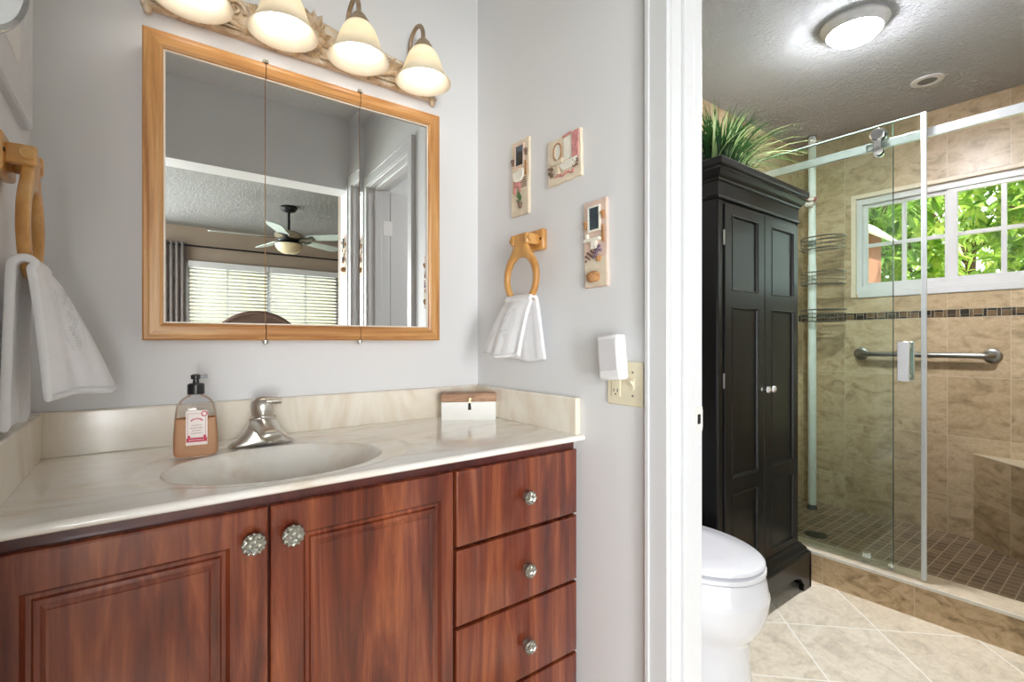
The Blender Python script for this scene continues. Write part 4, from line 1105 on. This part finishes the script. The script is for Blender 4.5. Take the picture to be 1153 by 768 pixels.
# ================================================================== SHOWER
bm = NB(); box(bm, 2.56, XS, YN, YS, 0.0, .020); struct('floor_shower', bm, M['mosaic_floor'])
CB0, CB1, CH = 2.470, 2.612, .137
bm = NB(); box(bm, CB0+.004, CB1, YN, YS, 0, CH-.014, 0); struct('trim_6', bm, M['tile_curb'])
bm = NB(); box(bm, CB0+.004, CB1+.003, YN, YS, CH-.014, CH, 0); struct('trim_7', bm, M['curb_top'], .002)
bm = NB(); box(bm, CB0, CB0+.006, YN, YS, CH-.010, CH+.001); box(bm, CB0-.0, CB0+.006, YS-.35, YS, 0, .001); struct('trim_8', bm, plain('white_edge_strip', srgb(226, 222, 212), .4))
# corner bench
bm = NB(); prism(bm, [(XS, .60), (XS, YN), (2.995, YN)], .02, .486, 'z'); b_ = struct('wall_bench', bm, M['tile_bench'])
bm = NB(); prism(bm, [(XS, .603), (XS, YN), (2.992, YN)], .486, .490, 'z'); obj('bench_edge_strip', bm, plain('bench_edge', srgb(206, 196, 172), .4), b_)
GX = 2.512
fp = thing('fixed_glass_panel', 'fixed clear glass shower panel between the end wall and sliding door', 'glass panel', (2.56, 1.09, CH))
bm = NB(); box(bm, 2.556, 2.564, .676, YS-.004, CH, 2.045)
fo = obj('glass_sheet', bm, [M['glass']], fp, smooth=False)
bm = NB(); box(bm, 2.555, 2.565, .6745, .6762, CH, 2.045); box(bm, 2.5555, 2.5645, .676, YS-.004, 2.0448, 2.0468); obj('glass_edge', bm, plain('polished_green_edge', srgb(66, 92, 80), .15), fp, smooth=False)
bm = NB(); box(bm, 2.550, 2.570, YS-.016, YS, CH, 2.05); obj('wall_channel', bm, M['chrome'], fp)
bm = NB(); box(bm, 2.548, 2.572, .752, .785, CH, CH+.036); box(bm, 2.540, 2.572, .668, .690, CH, CH+.022); objs('glass_clip', bm, M['chrome'], fp, .002)
sd = thing('sliding_shower_door', 'clear glass sliding shower door standing half open with chrome handle', 'shower door', (GX, 1.0, CH+.01))
bm = NB(); box(bm, GX-.004, GX+.004, .566, 1.40, CH+.010, 2.030); obj('glass_sheet', bm, M['glass'], sd, smooth=False)
bm = NB(); box(bm, GX-.004, GX+.004, .566, 1.40, 2.0298, 2.0315); obj('glass_edge', bm, plain('pale_green_edge', srgb(180, 208, 196), .15), sd, smooth=False)
bm = NB(); box(bm, GX-.007, GX+.007, .553, .570, CH+.008, 2.032); obj('edge_seal', bm, plain('translucent_vinyl_seal', srgb(206, 212, 212), .2, var=.02), sd, .003)
bm = NB()
for s in (-1, 1):
    xh = GX+s*.034
    box(bm, xh-.006, xh+.006, .600, .640, .945, 1.108)
    for z in (.965, 1.088): box(bm, min(GX, xh), max(GX, xh), .612, .628, z-.008, z+.008)
obj('handle', bm, M['chrome'], sd, .002)
bm = NB()
for y in (.715, 1.30):
    lathe(bm, (GX-.006, y, 1.992), [(.026, 0), (.026, -.010), (.022, -.013), (0, -.013)], 28, 'x')
    lathe(bm, (GX+.004, y, 1.992), [(.030, 0), (.030, .016)], 28, 'x')
    lathe(bm, (GX-.006, y-.002, 1.922), [(.018, 0), (.018, -.008), (0, -.010)], 24, 'x')
    lathe(bm, (GX+.004, y, 1.918), [(.020, 0), (.020, .012)], 24, 'x')
    box(bm, GX-.011, GX-.004, y-.012, y+.012, 1.925, 1.990)
objs('roller', bm, M['chrome'], sd)
rl = thing('shower_door_rail', 'satin metal rail spanning the shower above the glass', 'rail', (2.54, .72, 1.95))
bm = NB(); box(bm, 2.526, 2.538, YN, YS, 1.934, 1.970); obj('bar', bm, plain('satin_rail', (.80, .82, .84, 1), .25, .7), rl, .002)
bm = NB(); lathe(bm, (2.526, .748, 1.951), [(.014, 0), (.014, -.008), (0, -.010)], 20, 'x'); box(bm, 2.520, 2.545, YS-.02, YS, 1.925, 1.978); lathe(bm, (2.538, .80, 1.951), [(.014, 0), (.014, .019)], 20, 'x'); objs('standoff', bm, M['chrome'], rl)
# grab bar
gb = thing('grab_bar', 'grey metal grab bar across the tiled shower wall below the mosaic', 'grab bar', (XS, .82, 1.03))
bm = NB(); gy0, gy1, gz, gx = .525, 1.125, 1.030, XS-.055
pts = [(XS-.004, gy0, gz)]
for i in range(7): a = rad(90*i/6); pts.append((gx+.025-.025*math.sin(a), gy0+.025-.025*math.cos(a), gz))
for i in range(7): a = rad(90*i/6); pts.append((gx+.025-.025*math.cos(a), gy1-.025+.025*math.sin(a), gz))
pts.append((XS-.004, gy1, gz)); tube(bm, pts, .0155, 16); obj('bar', bm, M['steel'], gb, ang=60)
for y in (gy0, gy1):
    bm = NB(); lathe(bm, (XS, y, gz), [(.040, 0), (.040, -.004), (.034, -.009), (.018, -.011)], 32, 'x'); obj('flange', bm, M['steel'], gb)
# tension pole caddy
cdx, cdy = 3.47, 1.345
tc = thing('shower_caddy', 'pale tension pole shower caddy with three wire baskets in the corner', 'shower caddy', (cdx, cdy, .02))
bm = NB(); lathe(bm, (cdx, cdy, .05), [(.024, 0), (.024, 1.55), (.022, 1.551), (.022, 2.385)], 20); obj('pole', bm, plain('pale_pole', srgb(226, 234, 232), .3), tc)
bm = NB(); lathe(bm, (cdx, cdy, .02), [(.030, 0), (.030, .006), (.022, .03), (.019, .034)], 20); lathe(bm, (cdx, cdy, 2.432), [(.024, 0), (.026, .004), (.026, .0075)], 20); objs('rubber_foot', bm, plain('grey_rubber', srgb(90, 96, 98), .7), tc)
for z in (1.70, 1.475, 1.235):
    bm = NB()
    def shelf(r_, zz, rr):
        p = []
        for i in range(15):
            a = rad(-90 + 180*i/14)
            p.append((cdx+.02-.085*math.cos(a)*r_*1.0, cdy-.05+.125*math.sin(a)*r_*1.0, zz))
        p += [(cdx+.06, cdy-.05+.125*r_, zz), (cdx+.06, cdy-.05-.125*r_, zz)]
        tube(bm, p, rr, 6, closed=True)
    shelf(1, z+.075, .0042); shelf(1, z+.050, .0026); shelf(1, z+.025, .0026); shelf(.95, z, .0040)
    for i in range(11):
        y = cdy-.05-.11+.022*i; tube(bm, [(cdx-.045, y, z), (cdx+.06, y, z)], .0024, 5)
    for i in range(8):
        a = rad(-85+170*i/7); tube(bm, [(cdx+.02-.081*math.cos(a), cdy-.05+.119*math.sin(a), z), (cdx+.02-.085*math.cos(a), cdy-.05+.125*math.sin(a), z+.075)], .0016, 5)
    bk = obj('wire_basket', bm, M['steel'], tc)
    bm = NB(); lathe(bm, (cdx, cdy, z+.02), [(.024, 0), (.024, .04)], 16); obj('bracket', bm, plain('pole_bracket', srgb(150, 168, 164), .4), bk)
# bath pouf on the pole
bm = NB(); rnd = random.Random(4)
for i in range(26):
    p = Vector((rnd.gauss(0, 1), rnd.gauss(0, 1), rnd.gauss(0, 1))).normalized()*.028
    sphere(bm, (cdx-.045+p.x, cdy-.005+p.y, 2.01+p.z), .016, 8, mi=rnd.choice((0, 0, 1)))
tube(bm, [(cdx-.045, cdy-.005, 2.03), (cdx-.03, cdy, 2.06), (cdx-.017, cdy, 2.07)], .0015, 5)
pf = obj('bath_pouf', bm, [plain('pale_pouf', srgb(232, 224, 220), .8), plain('rose_pouf', srgb(190, 120, 124), .8)])
tag(pf, 'small pink and white bath pouf hanging high on the caddy pole', 'bath pouf')
# drain
bm = NB(); lathe(bm, (3.02, 1.15, .0202), [(.055, 0), (.055, .002), (.050, .003), (0, .003)], 28)
dr = obj('shower_drain', bm, plain('dark_drain', srgb(70, 78, 76), .3, .8)); tag(dr, 'round dark drain in the mosaic shower floor behind the glass', 'drain')

# ceiling light and ceiling vent
DX, DY = 2.37, .758
cl = thing('ceiling_light', 'round white flush ceiling light glowing in the bathroom', 'ceiling light', (DX, DY, CEIL))
bm = NB(); lathe(bm, (DX, DY, CEIL), [(.118, 0), (.122, -.006), (.122, -.012), (.113, -.017), (.111, -.026), (.106, -.036), (.099, -.042), (.094, -.038)], 48, cap=False); obj('trim_ring', bm, plain('white_ring', srgb(206, 206, 208), .35), cl, ang=50)
bm = NB(); lathe(bm, (DX, DY, CEIL-.038), [(.095, 0), (.090, -.012), (.078, -.026), (.058, -.037), (.032, -.044), (0, -.046)], 48); obj('glass_dome', bm, M['dome'], cl, ang=60)
dl = bpy.data.lights.new('dome_light', 'AREA'); dl.shape = 'DISK'; dl.size = .17; dl.energy = DOME_W; dl.color = (.97, .985, 1.0)
do = bpy.data.objects.new('dome_light', dl); COL.objects.link(do); do.location = (DX, DY, CEIL-.092)
cv = thing('ceiling_vent', 'small round ceiling vent with dark centre near the shower', 'vent', (3.19, .70, CEIL))
bm = NB(); lathe(bm, (3.19, .70, CEIL), [(.068, 0), (.067, -.005), (.054, -.009), (.042, -.008), (.040, -.002)], 40, cap=False); obj('ring', bm, M['grey_plastic'], cv, ang=60)
bm = NB(); lathe(bm, (3.19, .70, CEIL), [(.041, -.001), (.038, -.005), (0, -.006)], 32); obj('grille', bm, plain('vent_grey', srgb(112, 114, 116), .6), cv)

# ================================================================== BEDROOM (seen in the mirror)
fan = thing('ceiling_fan', 'dark ceiling fan with glass bowl light hanging in the reflected bedroom', 'ceiling fan', (1.16, -2.2, CEIL))
fxx, fyy_ = 1.16, -2.26
bm = NB(); lathe(bm, (fxx, fyy_, CEIL), [(.075, 0), (.078, -.02), (.055, -.05), (.020, -.062), (0, -.063)], 28); obj('canopy', bm, M['black_metal'], fan)
bm = NB(); lathe(bm, (fxx, fyy_, 2.20), [(.013, 0), (.013, .19)], 14); obj('downrod', bm, M['black_metal'], fan)
bm = NB(); lathe(bm, (fxx, fyy_, 2.10), [(.06, -.03), (.085, -.02), (.10, .0), (.10, .015)], 32); lathe(bm, (fxx, fyy_, 2.118), [(.11, 0), (.135, .01), (.13, .05), (.09, .072), (.03, .085), (0, .086)], 32, mi=1); obj('motor_housing', bm, [M['black_metal'], plain('antique_cream_metal', srgb(150, 140, 120), .4)], fan, ang=50)
M['blade'] = plain('slate_blade', srgb(176, 190, 190), .35, var=.05)
for k in range(5):
    a = rad(186+72*k); Rk = Matrix.Translation((fxx, fyy_, 2.125)) @ Matrix.Rotation(a, 4, 'Z') @ Matrix.Rotation(rad(12), 4, 'X')
    bm = NB(); prism(bm, [(.20, -.045), (.24, -.055), (.60, -.070), (.66, -.060), (.685, -.03), (.685, .03), (.66, .060), (.60, .070), (.24, .055), (.20, .045)], -.003, .003, 'z'); bl = obj('blade', bm, M['blade'], fan, mat4=Rk)
    bm = NB(); box(bm, .09, .26, -.018, .018, -.008, -.003); box(bm, .22, .26, -.04, .04, -.008, -.003); obj('blade_arm', bm, M['black_metal'], bl, mat4=Rk)
bm = NB(); lathe(bm, (fxx, fyy_, 2.07), [(.128, 0), (.124, -.03), (.100, -.065), (.060, -.090), (.0, -.100)], 32); obj('light_bowl', bm, plain('amber_glass_bowl', srgb(206, 192, 160), .25, var=.08, vs=10), fan, ang=60)
bm = NB(); lathe(bm, (fxx, fyy_, 1.955), [(.003, 0), (.010, .006), (.006, .014)], 12); lathe(bm, (fxx, fyy_, 2.066), [(.130, 0), (.130, .010)], 32); obj('bowl_trim', bm, M['black_metal'], fan)
# curtain, rod, blinds
rod = thing('curtain_rod', 'thin dark curtain rod above the blinds in the reflected bedroom', 'curtain rod', (1.3, YF+.09, 2.20))
bm = NB(); tube(bm, [(-.15, YF+.09, 2.20), (2.75, YF+.09, 2.20)], .010, 10)
for x in (-.16, 2.76): sphere(bm, (x, YF+.09, 2.20), .024, 12)
obj('pole', bm, M['black_metal'], rod)
bm = NB()
for x in (-.08, 2.68): box(bm, x-.01, x+.01, YF, YF+.09, 2.192, 2.204)
objs('bracket', bm, M['black_metal'], rod)
def curtain(x0, x1, label):
    bm = NB(); rows = []; N = 90
    for j in range(12):
        z = .03 + 2.20*j/11; rows.append([(x0+(x1-x0)*i/N, YF+.09+.026*math.sin(i*.62)*(1-.1*j/11), z) for i in range(N+1)])
    loft(bm, rows, closed=False)
    o = obj('curtain', bm, M['curtain'], ang=180); tag(o, label, 'curtain', 'grey bedroom curtains')
    s = o.modifiers.new('solidify', 'SOLIDIFY'); s.thickness = .003
curtain(-.06, .40, 'dark grey pleated curtain at the left side of the reflected blinds')
for x0, x1, lab in ((.42, 1.262, 'white horizontal blind next to the curtain in the reflection'), (1.272, 2.14, 'white horizontal blind behind the fan, farther from the curtain')):
    b_ = thing('window_blind', lab, 'blind', ((x0+x1)/2, YF+.02, 2.02), 'white slatted blinds of the bedroom window')
    bm = NB(); box(bm, x0, x1, YF+.003, YF+.058, 1.965, 2.035); obj('headrail', bm, M['white_trim'], b_, .003)
    bm = NB(); z = 1.945
    while z > .93:
        loft(bm, [[(x0+.004, YF+.030+dy, z+dz), (x1-.004, YF+.030+dy, z+dz)] for dy, dz in ((-.024, -.007), (0, .002), (.024, .009))], closed=False); z -= .043
    o = obj('slats', bm, M['white_trim'], b_, ang=60); s = o.modifiers.new('solidify', 'SOLIDIFY'); s.thickness = .003
    bm = NB()
    for f_ in (.12, .5, .88):
        x = x0+(x1-x0)*f_; tube(bm, [(x, YF+.056, .93), (x, YF+.056, 1.97)], .0016, 5)
    tube(bm, [(x0+.03, YF+.062, 1.2), (x0+.03, YF+.062, 1.97)], .004, 6)
    obj('ladder_cord', bm, M['white_trim'], b_)
    bm = NB(); box(bm, x0+.004, x1-.004, YF+.008, YF+.056, .905, .925); obj('bottom_rail', bm, M['white_trim'], b_, .002)
# brown arched chair back
ch = thing('wicker_chair', 'brown woven chair with a high arched back in front of the reflected blinds', 'chair', (.93, -2.6, 0))
WK = NT('brown_wicker'); v = WK.pos(); w_ = WK.n('TexWave'); w_.inputs['Scale'].default_value = 40; WK.l(v, w_.inputs['Vector'])
WK.col(WK.ramp(w_.outputs['Fac'], [(.2, srgb(66, 48, 42)), (.8, srgb(128, 98, 84))])); WK.set(.7); WK.bump(w_.outputs['Fac'], .6, .004)
bm = NB(); chx, chy = .98, -2.81
pts = [(chx-.47, .40)] + [(chx-.47*math.cos(rad(a)), .92+.485*math.sin(rad(a))) for a in range(0, 181, 10)] + [(chx+.47, .40)]
prism(bm, pts, chy-.035, chy, 'y'); obj('backrest', bm, WK.m, ch, .01)
bm = NB(); tube(bm, [(x, chy-.017, z) for x, z in pts], .028, 10); obj('back_rim', bm, WK.m, ch)
bm = NB(); box(bm, chx-.47, chx+.47, chy, chy+.60, .26, .44); obj('seat', bm, WK.m, ch, .04)
for sx_ in (-.43, .43):
    for yy in (chy+.02, chy+.56):
        bm = NB(); tube(bm, [(chx+sx_, yy, 0), (chx+sx_, yy, .28)], .022, 10); obj('leg', bm, WK.m, ch)

# ================================================================== OUTSIDE
bm = NB(); box(bm, -14, 18, -14, 14, -.35, -.30); g_ = struct('ground', bm, M['lawn'])
bm = NB(); box(bm, -6, 9, -9.2, -9.0, -.3, 2.6); nb = obj('neighbour_wall', bm, plain('beige_stucco', srgb(206, 192, 172), .9, var=.08, vs=6)); tag(nb, 'sunlit beige stucco house wall glimpsed through the bedroom blinds', 'house wall')
def leaf_cloud(bm, rnd, cen, radii, count, size, droop=.3):
    for i in range(count):
        while True:
            p = Vector((rnd.uniform(-1, 1), rnd.uniform(-1, 1), rnd.uniform(-1, 1)))
            if p.length < 1: break
        c = Vector((cen[0]+p.x*radii[0], cen[1]+p.y*radii[1], cen[2]+p.z*radii[2]))
        for j in range(rnd.randint(4, 7)):
            d = Vector((rnd.gauss(0, 1), rnd.gauss(0, 1), rnd.gauss(-droop, .7))).normalized()
            L = size*rnd.uniform(.7, 1.25); w = L*.16; side = d.cross(Vector((rnd.gauss(0, .4), rnd.gauss(0, .4), 1))).normalized(); up = side.cross(d)
            R0 = []
            for k, ww in ((0, .15), (.3, .95), (.6, .9), (1, .03)):
                q = c+d*L*k-Vector((0, 0, L*.25*k*k)); R0.append([tuple(q-side*w*ww+up*w*.25*ww), tuple(q), tuple(q+side*w*ww+up*w*.25*ww)])
            loft(bm, R0, closed=False)
def tree(name, label, base, cen, radii, count, size, mat, seed):
    rnd = random.Random(seed); r = thing(name, label, 'tree', base, 'trees outside the shower window')
    bm = NB(); leaf_cloud(bm, rnd, cen, radii, count, size); obj('foliage', bm, mat, r, ang=180)
    bm = NB(); b = Vector(base); c = Vector(cen)
    tube(bm, [b, b.lerp(c, .4)+Vector((.1, .05, 0)), c], [.11, .09, .05], 10)
    for i in range(9):
        e = c+Vector((rnd.uniform(-1, 1)*radii[0]*.85, rnd.uniform(-1, 1)*radii[1]*.85, rnd.uniform(-.6, .9)*radii[2])); s0 = b.lerp(c, rnd.uniform(.45, .9))
        tube(bm, [s0, s0.lerp(e, .5)+Vector((0, 0, .12)), e], [.035, .022, .010], 7)
    obj('trunk', bm, M['bark'], r)
tree('broadleaf_tree', 'leafy green tree filling the left window panes', (7.0, 2.15, -.3), (7.0, 2.05, 2.5), (.85, .8, 1.35), 620, .17, M['leaf'], 21)
tree('broadleaf_tree', 'leafy green tree behind the right window panes', (6.7, .35, -.3), (6.6, .32, 2.4), (.85, .85, 1.3), 620, .17, M['leaf'], 22)
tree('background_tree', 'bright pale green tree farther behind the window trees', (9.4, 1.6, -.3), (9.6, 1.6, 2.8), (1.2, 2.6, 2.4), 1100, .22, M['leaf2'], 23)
# neighbouring roof corner with white fascia
nr = thing('neighbour_house', 'neighbouring roof corner with white fascia seen in the left window pane', 'house', (5.2, 2.6, -.3))
bm = NB(); prism(bm, [(1.49, 1.955), (1.67, 2.13), (2.65, 2.57), (2.65, 2.69), (1.67, 2.22), (1.49, 2.04)], 4.80, 4.84, 'x'); obj('fascia', bm, plain('white_fascia', srgb(240, 240, 240), .5), nr)
bm = NB(); box(bm, 4.95, 5.7, 1.60, 3.6, -.3, 2.14); obj('wall', bm, plain('terracotta_stucco', srgb(160, 100, 84), .9), nr)
bm = NB(); prism(bm, [(1.49, 2.042), (1.67, 2.222), (2.65, 2.692), (3.6, 2.692), (3.6, 2.712), (2.65, 2.712), (1.67, 2.242), (1.48, 2.06)], 4.79, 5.8, 'x'); obj('roof', bm, plain('pale_roof', srgb(222, 218, 212), .7), nr)
bm = NB(); box(bm, XS+.16, XS+.75, -.8, 2.2, 2.125, 2.15); struct('trim_9', bm, plain('tan_eave_soffit', srgb(206, 160, 132), .8))
sh_ = thing('shrub', 'leafy shrub in front of the neighbouring wall low in the left pane', 'shrub', (4.55, 1.75, -.3))
bm = NB(); leaf_cloud(bm, random.Random(31), (4.55, 1.72, 1.05), (.22, .42, .82), 330, .10); obj('foliage', bm, M['leaf'], sh_, ang=180)
bm = NB(); tube(bm, [(4.55, 1.75, -.3), (4.56, 1.73, .5), (4.55, 1.72, 1.3)], [.05, .04, .02], 8); obj('trunk', bm, M['bark'], sh_)
